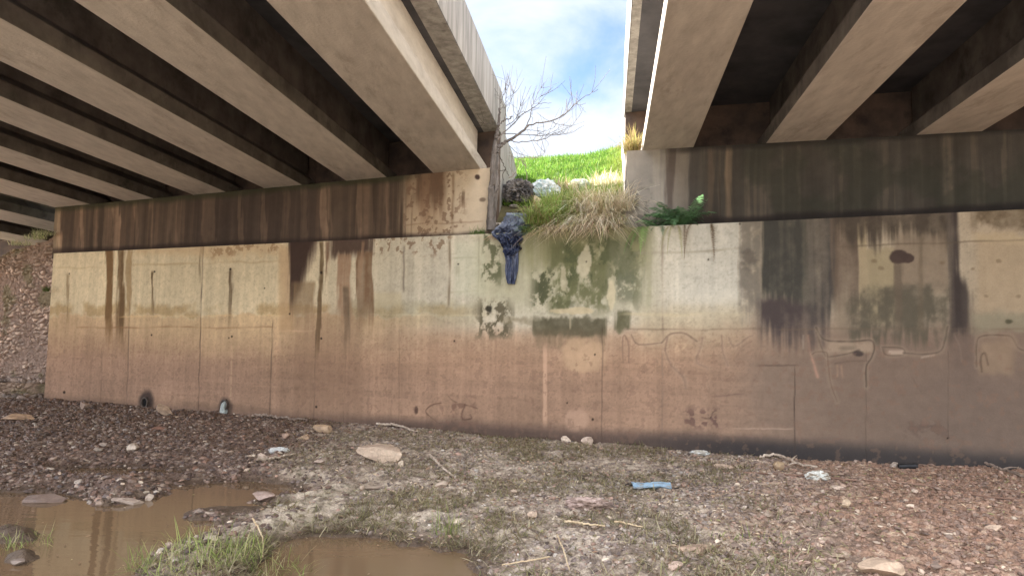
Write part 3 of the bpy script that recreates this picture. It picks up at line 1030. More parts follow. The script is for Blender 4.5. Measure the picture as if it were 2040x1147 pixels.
def sdf(poly, x, y):
    """signed distance to a closed polygon, negative inside"""
    d = np.full(x.shape, 1e9)
    inside = np.zeros(x.shape, bool)
    n = len(poly)
    for i in range(n):
        a, b = poly[i], poly[(i + 1) % n]
        e = b - a
        t = np.clip(((x - a[0]) * e[0] + (y - a[1]) * e[1]) / (e @ e + 1e-12), 0, 1)
        d = np.minimum(d, np.hypot(x - a[0] - t * e[0], y - a[1] - t * e[1]))
        c = ((a[1] <= y) & (b[1] > y)) | ((b[1] <= y) & (a[1] > y))
        with np.errstate(divide='ignore', invalid='ignore'):
            xi = a[0] + (y - a[1]) * e[0] / e[1]
        inside ^= c & (x < xi)
    return np.where(inside, -d, d)


def water_sd(x, y):
    wx = x + 0.26 * (fbm(x * 2.2, y * 2.2, 61, 5, gain=0.6) - 0.5)
    wy = y + 0.46 * (fbm(x * 2.2, y * 2.2, 62, 4) - 0.5)
    d = np.minimum(np.minimum(sdf(W1, wx, wy), sdf(W2, wx, wy)), sdf(W3, wx, wy) + 0.02)
    return d


def wall_q(x, y):
    return -((x - P0[0]) * NB[0] + (y - P0[1]) * NB[1])


def wall_s(x, y):
    return (x - P0[0]) * RR[0] + (y - P0[1]) * RR[1]


def gz(x, y, fine=True):
    x = np.atleast_1d(np.asarray(x, float))
    y = np.atleast_1d(np.asarray(y, float))
    q = wall_q(x, y)
    s = wall_s(x, y)
    zw = np.interp(s, [-9.0, -6.0, -3.0, 0, 3.0, 6.0], [0.30, 0.24, 0.20, 0.15, 0.12, 0.18])
    k = sm(3.2, 0.0, q)
    base = 0.105 + (zw - 0.105) * k + 0.07 * sm(1.0, 4.5, x) * (1 - k)
    base = base + 0.07 * (fbm(x * 0.7, y * 0.7, 63, 3) - 0.5)
    near = (x > -16) & (x < 9) & (y > 2) & (y < 15)
    sd = np.full(x.shape, 9.0)
    if near.any():
        sd[near] = water_sd(x[near], y[near])
    h = np.where(sd < 0, np.maximum(sd * 0.16, -0.10) - 0.006, np.minimum(base, sd * 0.28 + 0.012))
    h = h + (base - h) * sm(0.35, 0.7, sd)
    for poly, hh in ISL:
        if near.any():
            di = sdf(poly, x[near] + 0.06 * (fbm(x[near] * 6, y[near] * 6, 64, 3) - .5), y[near] + 0.1 * (fbm(x[near] * 6, y[near] * 6, 65, 3) - .5))
            bump = -0.03 + (hh + 0.03) * sm(0.10, -0.08, di)
            h[near] = np.maximum(h[near], np.where(di < 0.10, bump, -1))
    if fine:
        amp = 0.35 + 0.65 * sm(-0.05, 0.25, sd)
        h = h + amp * (0.045 * (fbm(x * 4.5, y * 4.5, 66, 4) - 0.5) + 0.032 * (np.abs(fbm(x * 11, y * 11, 67, 4) - 0.5) * -2 + 0.22))
        h = h + amp * 0.018 * (sm(0.46, 0.66, fbm(x * 19, y * 19, 69, 3)) - 0.4)
    return h


def ground_pt(px, py):
    d = ray(px, py)
    z = 0.1
    for _ in range(14):
        t = (z - CAM[2]) / d[2]
        P = CAM + d * t
        z = 0.5 * z + 0.5 * float(gz([P[0]], [P[1]])[0])
    q = float(wall_q(P[0], P[1]))
    if q < 0.10:                                   # keep things in front of the wall face
        P = P - NB * (0.10 - q)
    P[2] = float(gz([P[0]], [P[1]])[0])
    return P


def axis(lo, hi, step, outer, grow=1.5):
    a = list(np.arange(lo, hi, step))
    st = step
    v = hi
    R = []
    while v < outer[1]:
        R.append(v)
        st *= grow
        v += st
    R.append(outer[1])
    st = step
    v = lo - step
    Lr = []
    while v > outer[0]:
        Lr.append(v)
        st *= grow
        v -= st
    Lr.append(outer[0])
    return np.array(Lr[::-1] + a + R)


gx = axis(-9.6, 6.4, 0.02, (-400, 400))
gy = axis(3.9, 13.6, 0.02, (-300, 500))
X, Y = np.meshgrid(gx, gy, indexing='ij')
xf, yf = X.ravel(), Y.ravel()
zf = gz(xf, yf)
far = (np.abs(xf) > 25) | (yf > 25) | (yf < -15)
zf[far] = 0.1
gp = np.stack([xf, yf, zf], 1)
# the colours of the bed: dark wet gravel far side, brown mud, grey silt flats, red soil near the wall's near end
ppx, ppy = project(np.stack([xf, np.maximum(yf, 2.5), zf], 1))
n1 = fbm(xf * 1.3, yf * 1.3, 71, 5)
n2 = fbm(xf * 5, yf * 5, 72, 5)
n3 = fbm(xf * 17, yf * 17, 73, 4)
gc = np.zeros((len(xf), 3)) + np.array([150, 131, 113.0])


def gmix(m, c, op=1.0):
    m = np.clip(m * op, 0, 1)[:, None]
    gc[:] = gc * (1 - m) + np.array(c, float) * m


gmix(sm(0.42, 0.6, n2), (116, 98, 82), 0.7)
gmix(sm(0.5, 0.62, n1) * sm(0.4, 0.6, n3), (128, 120, 92), 0.5)
red = sm(1250, 1750, ppx + 700 * (n1 - 0.5)) * sm(1200, 1020, ppy - 0.1 * (ppx - 1500) + 200 * (n1 - 0.5))
gmix(red, (140, 104, 82), 0.85)
gmix(sm(1500, 1800, ppx + 300 * (n1 - 0.5)), (136, 104, 84), 0.6)
grav = sm(760, 480, ppx + 260 * (n1 - 0.5) + 0.8 * (ppy - 880)) * sm(1010, 960, ppy)
gmix(grav, (92, 70, 60), 0.85)
silt = sm(0.50, 0.60, n1) * bnd(ppx, 820, 1700, 120) * sm(900, 960, ppy)
gmix(silt, (138, 122, 108), 0.5)
gmix(sm(0.55, 0.64, n3), (82, 66, 56), 0.55)
gmix(sm(0.40, 0.33, n3), (168, 148, 126), 0.4)
nearw = (xf > -16) & (xf < 9) & (yf > 2) & (yf < 15)
sdw = np.full(len(xf), 9.0)
sdw[nearw] = water_sd(xf[nearw], yf[nearw])
wet = sm(0.35, 0.0, sdw)
gmix(sm(0.22, 0.0, sdw + 0.08 * (n2 - 0.5)), (70, 54, 42), 0.85)
wetness = np.clip(0.25 + wet * 0.75 + 0.35 * grav - 0.4 * red + 0.4 * silt, 0, 1) * 0.9
gmix(far.astype(float), (204, 200, 192), 1.0)  # unseen outer ground made pale to bounce light under the decks
wetness[far] = 0
M_G = 1.45
ground = mesh_obj('ground', gp, grid_faces(len(gx), len(gy)), M_GROUND, None, lin(gc) * M_G * np.array([0.94, 0.99, 1.02]), smooth=False, extra={'wet': wetness})
setting(ground)

# ------------------------------------------------------------------ water
m, nt, b = new_mat('muddy_water')
b.inputs['Base Color'].default_value = (*lin((116, 93, 70)), 1)
b.inputs['Roughness'].default_value = 0.015
b.inputs['IOR'].default_value = 1.5
b.inputs['Specular IOR Level'].default_value = 0.6
tc = nt.nodes.new('ShaderNodeTexCoord')
mp = nt.nodes.new('ShaderNodeMapping')
mp.inputs['Scale'].default_value = (1.0, 3.2, 1.0)
nt.links.new(tc.outputs['Object'], mp.inputs['Vector'])
no = nt.nodes.new('ShaderNodeTexNoise')
no.inputs['Scale'].default_value = 2.6
no.inputs['Detail'].default_value = 3
nt.links.new(mp.outputs[0], no.inputs['Vector'])
bp = nt.nodes.new('ShaderNodeBump')
bp.inputs['Strength'].default_value = 0.07
bp.inputs['Distance'].default_value = 0.02
nt.links.new(no.outputs['Fac'], bp.inputs['Height'])
nt.links.new(bp.outputs[0], b.inputs['Normal'])
tp = nt.nodes.new('ShaderNodeBsdfTransparent')
tp.inputs['Color'].default_value = (*lin((176, 140, 104)), 1)
ms = nt.nodes.new('ShaderNodeMixShader')
ms.inputs[0].default_value = 0.10
nt.links.new(b.outputs[0], ms.inputs[1])
nt.links.new(tp.outputs[0], ms.inputs[2])
nt.links.new(ms.outputs[0], nt.nodes['Material Output'].inputs['Surface'])
M_WATER = m
v = np.array([[-14, 2.0, 0], [2.0, 2.0, 0], [2.0, 9.5, 0], [-14, 9.5, 0]])
setting(mesh_obj('water', v, np.array([[0, 1, 2, 3]], np.int32), M_WATER))

# ================================================================== EMBANKMENT BEHIND THE WALL
def hill_z(P):
    """P: (N,3) points; height of the fill by distance behind the wall"""
    q = (P - P0) @ NB
    s = (P - P0) @ RR
    z = np.interp(q, [0.2, 0.45, 1.0, 2.2, 4.0, 6.5, 8.0, 60], [3.02, 3.10, 3.42, 4.12, 4.95, 5.88, 6.0, 6.0])
    z = z + 0.5 * sm(-0.6, 1.6, s) * sm(2, 6, q) + 0.10 * sm(0.6, -1.2, s) * sm(0.5, 1.5, q)
    z = z + 0.16 * (fbm(P[:, 0] * 1.6, P[:, 1] * 1.6, 81, 4) - 0.5) * sm(0.3, 1.0, q)
    return z


sg0, sg1 = sL1 - 0.25, sR0 + 0.3
hs = np.linspace(-4.0, 6.0, 260)
hq = np.concatenate([np.linspace(0.12, 8.0, 200), np.linspace(8.3, 40, 30)])
S_, Q_ = np.meshgrid(hs, hq, indexing='ij')
sk = skew_back(1.0)
mid = 0.5 * (sg0 + sg1)
# strip between the two abutments, widening behind them
wd = (sg1 - sg0) * 0.5 + sm(1.6, 6.0, Q_) * 6.0
Sx = mid + sk * (Q_ - 0.3) + (S_ - 1.0) / 5.0 * wd
HP = P0 + Sx.ravel()[:, None] * RR + Q_.ravel()[:, None] * NB
HP[:, 2] = hill_z(HP)
hn = fbm(HP[:, 0] * 3, HP[:, 1] * 3, 82, 4)
hcol = np.array([92, 84, 58.0]) * (0.75 + 0.5 * hn)[:, None]
hq_f = Q_.ravel()
gm = (sm(1.6, 2.4, hq_f))[:, None]
hcol = hcol * (1 - gm) + np.array([80, 100, 50.0]) * (0.7 + 0.6 * hn)[:, None] * gm
setting(mesh_obj('hill', HP, grid_faces(len(hs), len(hq)), M_GROUND, None, lin(hcol), extra={'wet': np.zeros(len(HP))}))


def hill_pt(px, py, lift=0.0):
    d = ray(px, py)
    d = d / d[1]
    prev = None
    for y in np.arange(9.0, 40, 0.02):
        P = CAM + d * y
        if (P - P0) @ NB < 0.15:
            continue
        if P[2] <= hill_z(P[None, :])[0]:
            return P
    return P


# ================================================================== RUBBLE MASONRY AT THE FAR END
def masonry(name, s0, s1, ztop_fn, o, depth, bat, nu, nv, zb=-0.1, root=None, seed=91, scale=11.0, rnd=0.0):
    u = np.linspace(0, 1, nu)[:, None] + np.zeros((1, nv))
    v = np.linspace(0, 1, nv)[None, :] + np.zeros((nu, 1))
    s = s0 + (s1 - s0) * u
    zt = ztop_fn(s)
    z = zb + (zt - zb) * v
    s, z = s.ravel(), z.ravel()
    # cellular stones
    cs = scale
    gx_, gy_ = s * cs * 0.9, z * cs * 1.15
    gx_ = gx_ + 0.8 * (fbm(s * 3, z * 3, seed + 5, 3) - 0.5)
    gy_ = gy_ + 0.8 * (fbm(s * 3, z * 3, seed + 6, 3) - 0.5)
    ix, iy = np.floor(gx_).astype(int), np.floor(gy_).astype(int)
    d1 = np.full(len(s), 9.0)
    d2 = np.full(len(s), 9.0)
    cid = np.zeros(len(s))
    tilt = np.zeros(len(s))
    for dx in (-1, 0, 1):
        for dy in (-1, 0, 1):
            cx, cy = ix + dx, iy + dy
            jx = cx + 0.02 + 0.96 * _hash(cx, cy, seed)
            jy = cy + 0.02 + 0.96 * _hash(cx, cy, seed + 1)
            ddx, ddy = gx_ - jx, gy_ - jy
            wgt = 0.75 + 0.55 * _hash(cx, cy, seed + 21)
            d = (0.55 * np.hypot(ddx, ddy) + 0.45 * np.maximum(np.abs(ddx + 0.4 * ddy), np.abs(ddy - 0.3 * ddx))) * wgt
            idv = _hash(cx, cy, seed + 2)
            tv = ddx * (_hash(cx, cy, seed + 22) - 0.5) + ddy * (_hash(cx, cy, seed + 23) - 0.7)
            nearer = d < d1
            d2 = np.where(nearer, d1, np.minimum(d2, d))
            cid = np.where(nearer, idv, cid)
            tilt = np.where(nearer, tv, tilt)
            d1 = np.where(nearer, d, d1)
    e = d2 - d1
    stone = sm(0.0, 0.38, e + 0.3 * (fbm(s * 25, z * 25, seed + 12, 3) - 0.5))
    dirt = sm(0.46, 0.62, fbm(s * 2.3, z * 2.3, seed + 31, 4))
    stone = stone * (1 - 0.75 * dirt)
    h = stone * (0.02 + 0.06 * cid + 0.10 * tilt) + 0.05 * (fbm(s * 20, z * 20, seed + 3, 3) - 0.5)
    h = h + 0.05 * (fbm(s * 2, z * 2, seed + 4, 3) - 0.5)
    pos = P0 + s[:, None] * RR + (o + bat * z - h + rnd * sm(s1 - 0.45, s1, s) ** 2)[:, None] * NB
    pos[:, 2] = z
    c = np.array([194, 170, 152.0]) * (0.72 + 0.46 * cid)[:, None]
    joint = np.array([138, 116, 102.0])
    c = c * stone[:, None] + joint * (1 - stone)[:, None]
    up = sm(-0.7, -0.1, z - zt.ravel() + 0.4 * (fbm(s * 6, z * 1.5, seed + 8, 3) - 0.5))[:, None]
    c = c * (1 - 0.6 * up) + np.array([140, 116, 96.0]) * 0.6 * up
    gr = (sm(0.60, 0.70, fbm(s * 1.8, z * 1.8, seed + 9, 4)))[:, None]
    c = c * (1 - 0.4 * gr) + np.array([104, 102, 66.0]) * 0.4 * gr
    mesh = []
    n = len(pos)
    back = P0 + s.reshape(nu, nv)[:, [0, -1]].reshape(-1, 1) * RR + (o + depth) * NB
    back[:, 2] = z.reshape(nu, nv)[:, [0, -1]].ravel() + np.tile([0, 0.06], nu)
    V = np.vstack([pos, back])
    F1 = grid_faces(nu, nv)
    Q = []
    for i in range(nu - 1):
        a, b_ = i * nv + nv - 1, (i + 1) * nv + nv - 1
        Q.append((a, b_, n + 2 * (i + 1) + 1, n + 2 * i + 1))
    # end faces
    ends = []
    for i in (0, nu - 1):
        for j in range(nv - 1):
            t0, t1 = j / (nv - 1), (j + 1) / (nv - 1)
            pass
        ends.append((i * nv, i * nv + nv - 1, n + 2 * i + 1, n + 2 * i))
    C = np.vstack([c, np.tile([[120, 106, 92.0]], (len(back), 1))])
    return mesh_obj(name, V, [F1, np.array(Q, np.int32), np.array(ends, np.int32)], M_MASON, root, lin(C))


st_root = empty('stone_wall', P0 + (S_LEFT - 1) * RR, 'rough rubble stone wall beside the far end of the concrete wall', 'stone wall')
zA = onto(104, 455, -0.02)[2]
zB = onto(0, 492, -0.02)[2]
sA, sB = sz(onto(104, 455, -0.02))[0], sz(onto(0, 492, -0.02))[0]
masonry('wall_face', S_LEFT - 5.0, sL0 + 0.3, lambda s: zA + (s - sA) * (zA - zB) / (sA - sB) + 0.1 * (fbm(s * 3, s * 0, 95, 3) - 0.5), 0.36, 1.0, 0.0, 520, 330, root=st_root)
masonry('footing', S_LEFT - 5.0, S_LEFT - 0.15, lambda s: 0.56 + 0.06 * (fbm(s * 5, s * 0, 96, 3) - 0.5), 0.02, 1.0, 0.0, 420, 70, root=st_root, seed=191, rnd=0.3)

# earth bank resting behind the stone wall, under the deck
bs = np.linspace(S_LEFT - 9, S_LEFT + 0.02, 120)
bq = np.linspace(0.55, 6.0, 70)
S_, Q_ = np.meshgrid(bs, bq, indexing='ij')
BP = P0 + S_.ravel()[:, None] * RR + Q_.ravel()[:, None] * NB
zt = zA + (np.clip(S_.ravel(), -99, S_LEFT) - sA) * (zA - zB) / (sA - sB)
BP[:, 2] = zt - 0.08 + 0.16 * np.clip(Q_.ravel() - 0.4, 0, 3) + 0.10 * (fbm(BP[:, 0] * 2, BP[:, 1] * 2, 97, 4) - 0.5)
bc = np.array([138, 124, 104.0]) * (0.8 + 0.4 * fbm(BP[:, 0] * 4, BP[:, 1] * 4, 98, 3))[:, None]
setting(mesh_obj('terrain', BP, grid_faces(len(bs), len(bq)), M_GROUND, None, lin(bc), extra={'wet': np.zeros(len(BP))}))

# ------------------------------------------------------------------ unseen banks added on both sides to hold back side light
for sx_, x0_, x1_, hh_ in ((-1, -26.0, -44.0, 4.5), (1, 11.5, 19.0, 8.0)):
    bx_ = np.linspace(0, 1, 40)
    by_ = np.linspace(-60, 40, 90)
    U_, V_ = np.meshgrid(bx_, by_, indexing='ij')
    xx = x0_ + (x1_ - x0_) * U_.ravel() * 1.6 + 1.5 * (fbm(V_.ravel() * 0.1, U_.ravel() * 0, 131, 3) - 0.5)
    zz = -0.2 + hh_ * sm(0, 0.62, U_.ravel()) + 0.9 * (fbm(xx * 0.5, V_.ravel() * 0.5, 132, 4) - 0.5)
    bp_ = np.stack([xx, V_.ravel(), zz], 1)
    bcol = np.array([74, 82, 52.0]) * (0.7 + 0.6 * fbm(xx, V_.ravel(), 133, 4))[:, None]
    setting(mesh_obj('terrain', bp_, grid_faces(40, 90), M_GROUND, None, lin(bcol), extra={'wet': np.zeros(len(bp_))}))  # added unseen bank that holds back side light

# ================================================================== SKY AND SUN
CLOUD_FILL = 12.5
SUN_EL, SUN_AZ = math.radians(36), math.radians(-62)
sdir = np.array([math.sin(SUN_AZ) * math.cos(SUN_EL), math.cos(SUN_AZ) * math.cos(SUN_EL), math.sin(SUN_EL)])
sl = bpy.data.lights.new('sun', 'SUN')
sl.energy = 3.8
sl.angle = math.radians(0.5)
sl.color = (1.0, 0.96, 0.90)
so = bpy.data.objects.new('sun', sl)
COL.objects.link(so)
so.rotation_euler = Vector(sdir).to_track_quat('Z', 'Y').to_euler()
wd_ = bpy.data.worlds.new('World')
scene.world = wd_
wd_.use_nodes = True
nt = wd_.node_tree
N, L = nt.nodes, nt.links
bg = N['Background']
sky = N.new('ShaderNodeTexSky')
sky.sky_type = 'NISHITA'
sky.sun_disc = False
sky.sun_elevation = SUN_EL
sky.sun_rotation = SUN_AZ
sky.air_density = 0.7
sky.dust_density = 0.3
sky.ozone_density = 2.5
tc = N.new('ShaderNodeTexCoord')
mp = N.new('ShaderNodeMapping')
mp.inputs['Scale'].default_value = (1.0, 1.0, 1.7)
mp.inputs['Location'].default_value = (0.35, 0.1, 0.25)
L.new(tc.outputs['Generated'], mp.inputs['Vector'])
no = N.new('ShaderNodeTexNoise')
no.inputs['Scale'].default_value = 4.2
no.inputs['Detail'].default_value = 9
no.inputs['Roughness'].default_value = 0.56
no.inputs['Distortion'].default_value = 0.25
L.new(mp.outputs[0], no.inputs['Vector'])
mr = N.new('ShaderNodeMapRange')
mr.interpolation_type = 'SMOOTHSTEP'
mr.inputs['From Min'].default_value = 0.25
mr.inputs['From Max'].default_value = 0.64
mx = N.new('ShaderNodeMix')
mx.data_type = 'RGBA'
L.new(mr.outputs[0], mx.inputs[0])
L.new(sky.outputs[0], mx.inputs[6])
# added fill light: unseen clouds behind the camera, made brighter and thicker
dt = N.new('ShaderNodeVectorMath')
dt.operation = 'DOT_PRODUCT'
L.new(tc.outputs['Generated'], dt.inputs[0])
dt.inputs[1].default_value = (-0.60, -0.77, 0.22)
rg = N.new('ShaderNodeMapRange')
rg.interpolation_type = 'SMOOTHSTEP'
rg.inputs['From Min'].default_value = -0.45
rg.inputs['From Max'].default_value = 0.75
rg.inputs['To Min'].default_value = 3.2
rg.inputs['To Max'].default_value = CLOUD_FILL
L.new(dt.outputs['Value'], rg.inputs['Value'])
cc = N.new('ShaderNodeVectorMath')
cc.operation = 'SCALE'
cc.inputs[0].default_value = (0.93, 1.0, 1.13)
L.new(rg.outputs[0], cc.inputs['Scale'])
L.new(cc.outputs['Vector'], mx.inputs[7])
cv = N.new('ShaderNodeMapRange')
cv.inputs['From Min'].default_value = -0.3
cv.inputs['From Max'].default_value = 0.5
cv.inputs['To Min'].default_value = 0.0
cv.inputs['To Max'].default_value = 0.12
L.new(dt.outputs['Value'], cv.inputs['Value'])
ad = N.new('ShaderNodeMath')
ad.operation = 'ADD'
L.new(no.outputs['Fac'], ad.inputs[0])
L.new(cv.outputs[0], ad.inputs[1])
L.new(ad.outputs[0], mr.inputs['Value'])
L.new(mx.outputs[2], bg.inputs['Color'])
bg.inputs['Strength'].default_value = 0.05
scene.view_settings.view_transform = 'Standard'
scene.view_settings.look = 'None'
scene.view_settings.exposure = 2.82
scene.view_settings.gamma = 1
scene.cycles.max_bounces = 10
scene.cycles.diffuse_bounces = 3
scene.cycles.use_denoising = True

# ================================================================== LOOSE STONES AND LITTER ON THE BED
def ico():
    t = (1 + 5 ** 0.5) / 2
    v = np.array([[-1, t, 0], [1, t, 0], [-1, -t, 0], [1, -t, 0], [0, -1, t], [0, 1, t], [0, -1, -t], [0, 1, -t], [t, 0, -1], [t, 0, 1], [-t, 0, -1], [-t, 0, 1]])
    v /= np.linalg.norm(v[0])
    f = np.array([[0, 11, 5], [0, 5, 1], [0, 1, 7], [0, 7, 10], [0, 10, 11], [1, 5, 9], [5, 11, 4], [11, 10, 2], [10, 7, 6], [7, 1, 8],
                  [3, 9, 4], [3, 4, 2], [3, 2, 6], [3, 6, 8], [3, 8, 9], [4, 9, 5], [2, 4, 11], [6, 2, 10], [8, 6, 7], [9, 8, 1]])
    return v, f


ICO_V, ICO_F = ico()


def sub(v, f):
    v = list(map(tuple, v))
    mid = {}
    out = []

    def m(a, b):
        k = (min(a, b), max(a, b))
        if k not in mid:
            p = np.array(v[a]) + np.array(v[b])
            p /= np.linalg.norm(p)
            v.append(tuple(p))
            mid[k] = len(v) - 1
        return mid[k]
    for a, b, c in f:
        ab, bc, ca = m(a, b), m(b, c), m(c, a)
        out += [(a, ab, ca), (b, bc, ab), (c, ca, bc), (ab, bc, ca)]
    return np.array(v), np.array(out)


S1V, S1F = sub(ICO_V, ICO_F)
S2V, S2F = sub(S1V, S1F)
S3V, S3F = sub(S2V, S2F)
S4V, S4F = sub(S3V, S3F)


def scatter_stones(name, C, size, col, mat, flat=(0.35, 0.8), sink=0.25, rng=RNG):
    n = len(C)
    k = len(ICO_V)
    jit = 1 + rng.uniform(-0.28, 0.28, (n, k, 1))
    sc = np.stack([rng.uniform(0.7, 1.35, n), rng.uniform(0.6, 1.1, n), rng.uniform(flat[0], flat[1], n)], 1)[:, None, :]
    v = ICO_V[None] * jit * sc * size[:, None, None]
    a = rng.uniform(0, 6.283, n)
    ca, sa = np.cos(a)[:, None], np.sin(a)[:, None]
    tx = rng.uniform(-0.4, 0.4, n)[:, None]
    x, y, z = v[..., 0], v[..., 1], v[..., 2]
    z = z + tx * x * 0.6
    v = np.stack([x * ca - y * sa, x * sa + y * ca, z], -1)
    v = v + C[:, None, :] + np.array([0, 0, 1.0]) * (size * (0.4 - sink))[:, None, None]
    f = (ICO_F[None] + (np.arange(n) * k)[:, None, None]).reshape(-1, 3).astype(np.int32)
    c = np.repeat(col, k, 0)
    return setting(mesh_obj(name, v.reshape(-1, 3), f, mat, None, lin(np.clip(c, 5, 250)) * 1.1), 'stuff')


def sample_bed(n, weight, xr=(-9.4, 6.2), yr=(4.0, 13.2), sd_min=0.02, rng=RNG):
    out = []
    tot = 0
    while tot < n:
        x = rng.uniform(*xr, n * 2)
        y = rng.uniform(*yr, n * 2)
        z0 = np.full(len(x), 0.12)
        px, py = project(np.stack([x, y, z0], 1))
        ok = (wall_q(x, y) > 0.03) & (px > -60) & (px < 2100) & (py < 1200)
        ok &= rng.uniform(0, 1, len(x)) < weight(px, py, x, y)
        ok &= (water_sd(x, y) > sd_min)
        x, y, px, py = x[ok], y[ok], px[ok], py[ok]
        out.append(np.stack([x, y, px, py], 1))
        tot += len(x)
    o = np.concatenate(out)[:n]
    P = np.stack([o[:, 0], o[:, 1], gz(o[:, 0], o[:, 1])], 1)
    return P, o[:, 2], o[:, 3]


def w_grav(px, py, x, y):
    n = fbm(x * 1.5, y * 1.5, 101, 3)
    return sm(800, 430, px + 260 * (n - 0.5) + 0.8 * (py - 880)) * (0.35 + 0.65 * sm(0.35, 0.6, n))


P, px, py = sample_bed(15000, w_grav, sd_min=-0.03)
sz_ = 0.010 + 0.022 * RNG.beta(1.3, 4, len(P)) * 2
pal = np.array([[92, 72, 61], [108, 87, 74], [74, 57, 49], [128, 109, 95], [114, 87, 72], [152, 137, 123], [94, 78, 70]], float)
c = pal[RNG.choice(len(pal), len(P), p=[.24, .22, .2, .11, .1, .04, .09])] * RNG.uniform(0.85, 1.2, (len(P), 1))
scatter_stones('gravel', P, sz_, c, M_STONEWET)


def w_crumb(px, py, x, y):
    n = fbm(x * 2.0, y * 2.0, 102, 3)
    return sm(500, 900, px - 0.5 * (py - 950)) * (0.3 + 0.7 * sm(0.4, 0.6, n)) * (0.6 + 0.4 * sm(1000, 1500, px))


P, px, py = sample_bed(17000, w_crumb)
sz_ = 0.006 + 0.020 * RNG.beta(1.1, 5, len(P)) * 1.8
pal = np.array([[136, 120, 108], [118, 102, 92], [158, 142, 128], [100, 86, 78], [146, 118, 102], [172, 160, 148]], float)
c = pal[RNG.choice(len(pal), len(P), p=[.26, .24, .16, .16, .14, .04])] * RNG.uniform(0.85, 1.15, (len(P), 1))
rd = sm(1350, 1800, px)[:, None]
c = c * (1 - rd * 0.5) + np.array([142, 104, 82.0]) * rd * 0.5 * RNG.uniform(0.7, 1.2, (len(P), 1))
scatter_stones('pebbles', P, sz_, c, M_STONE, flat=(0.4, 0.9))


# larger broken stones and rubble over the whole bed, and along the foot of the masonry
P, px, py = sample_bed(900, lambda px, py, x, y: 0.25 + 0.5 * sm(700, 300, px) + 0.4 * sm(900, 1500, px) * sm(0.45, 0.6, fbm(x, y, 105, 3)))
pal = np.array([[168, 146, 126], [140, 118, 102], [190, 170, 148], [116, 96, 84], [156, 126, 108]], float)
c = pal[RNG.choice(len(pal), len(P), p=[.26, .26, .12, .22, .14])] * RNG.uniform(0.85, 1.12, (len(P), 1))
scatter_stones('rubble', P, 0.016 + 0.034 * RNG.beta(1.2, 3.5, len(P)), c, M_STONE, flat=(0.3, 0.65), sink=0.1)
fs = RNG.uniform(S_LEFT - 4.5, S_LEFT - 0.1, 420)
fo = RNG.uniform(-0.25, 0.36, 420)
P = P0 + fs[:, None] * RR + fo[:, None] * NB
P[:, 2] = np.where(fo > 0.05, 0.58, gz(P[:, 0], P[:, 1]))
c = np.array([150, 130, 116.0]) * RNG.uniform(0.7, 1.15, (420, 1))
scatter_stones('rubble', P, RNG.uniform(0.03, 0.08, 420), c, M_STONE, flat=(0.4, 0.9), sink=0.1)


# ------------------------------------------------------------------ leaf and straw litter
def flakes(name, P, L, Wd, col, mat, rng=RNG, tilt=0.5):
    n = len(P)
    a = rng.uniform(0, 6.283, n)
    u = np.stack([np.cos(a), np.sin(a), rng.uniform(-tilt, tilt, n)], 1)
    w = np.stack([-np.sin(a), np.cos(a), rng.uniform(-tilt, tilt, n)], 1)
    b = rng.uniform(0.1, 0.35, n)[:, None] * np.array([0, 0, 1.0])
    L = L[:, None]
    Wd = Wd[:, None]
    up = np.array([0, 0, 0.008])
    q = np.stack([P - u * L, P - w * Wd + b * Wd, P + u * L, P + w * Wd + b * Wd], 1) + up
    f = (np.array([[0, 1, 2, 3]])[None] + (np.arange(n) * 4)[:, None, None]).reshape(-1, 4).astype(np.int32)
    return setting(mesh_obj(name, q.reshape(-1, 3), f, mat, None, lin(np.clip(np.repeat(col, 4, 0), 5, 250))), 'stuff')


def pick_c(n):
    pal = np.array([[150, 124, 100], [116, 92, 74], [176, 154, 126], [98, 78, 62], [150, 142, 104]], float)
    return pal[RNG.choice(len(pal), n)] * RNG.uniform(0.85, 1.15, (n, 1))


P, px, py = sample_bed(9000, lambda px, py, x, y: sm(450, 900, px) * (0.2 + 0.8 * sm(0.42, 0.6, fbm(x * 1.7, y * 1.7, 103, 3))))
pal = np.array([[150, 124, 100], [128, 102, 82], [176, 154, 126], [110, 84, 68], [186, 168, 146], [140, 132, 92]], float)
c = pal[RNG.choice(len(pal), len(P))] * RNG.uniform(0.85, 1.15, (len(P), 1))
flakes('leaf_litter', P, RNG.uniform(0.008, 0.034, len(P)), RNG.uniform(0.004, 0.013, len(P)), c, M_DRY)


# leaves, bark bits and scum floating on the pools
x_ = RNG.uniform(-7.5, 1.5, 9000)
y_ = RNG.uniform(4.3, 8.2, 9000)
sd_ = water_sd(x_, y_)
k_ = (sd_ < -0.03) & (RNG.uniform(0, 1, 9000) < 0.02 + 0.35 * np.exp(sd_ / 0.07))
P = np.stack([x_[k_], y_[k_], np.full(k_.sum(), -0.002)], 1)
flakes('floating_litter', P, RNG.uniform(0.006, 0.022, len(P)), RNG.uniform(0.003, 0.010, len(P)), pick_c(len(P)), M_DRY, tilt=0.05)


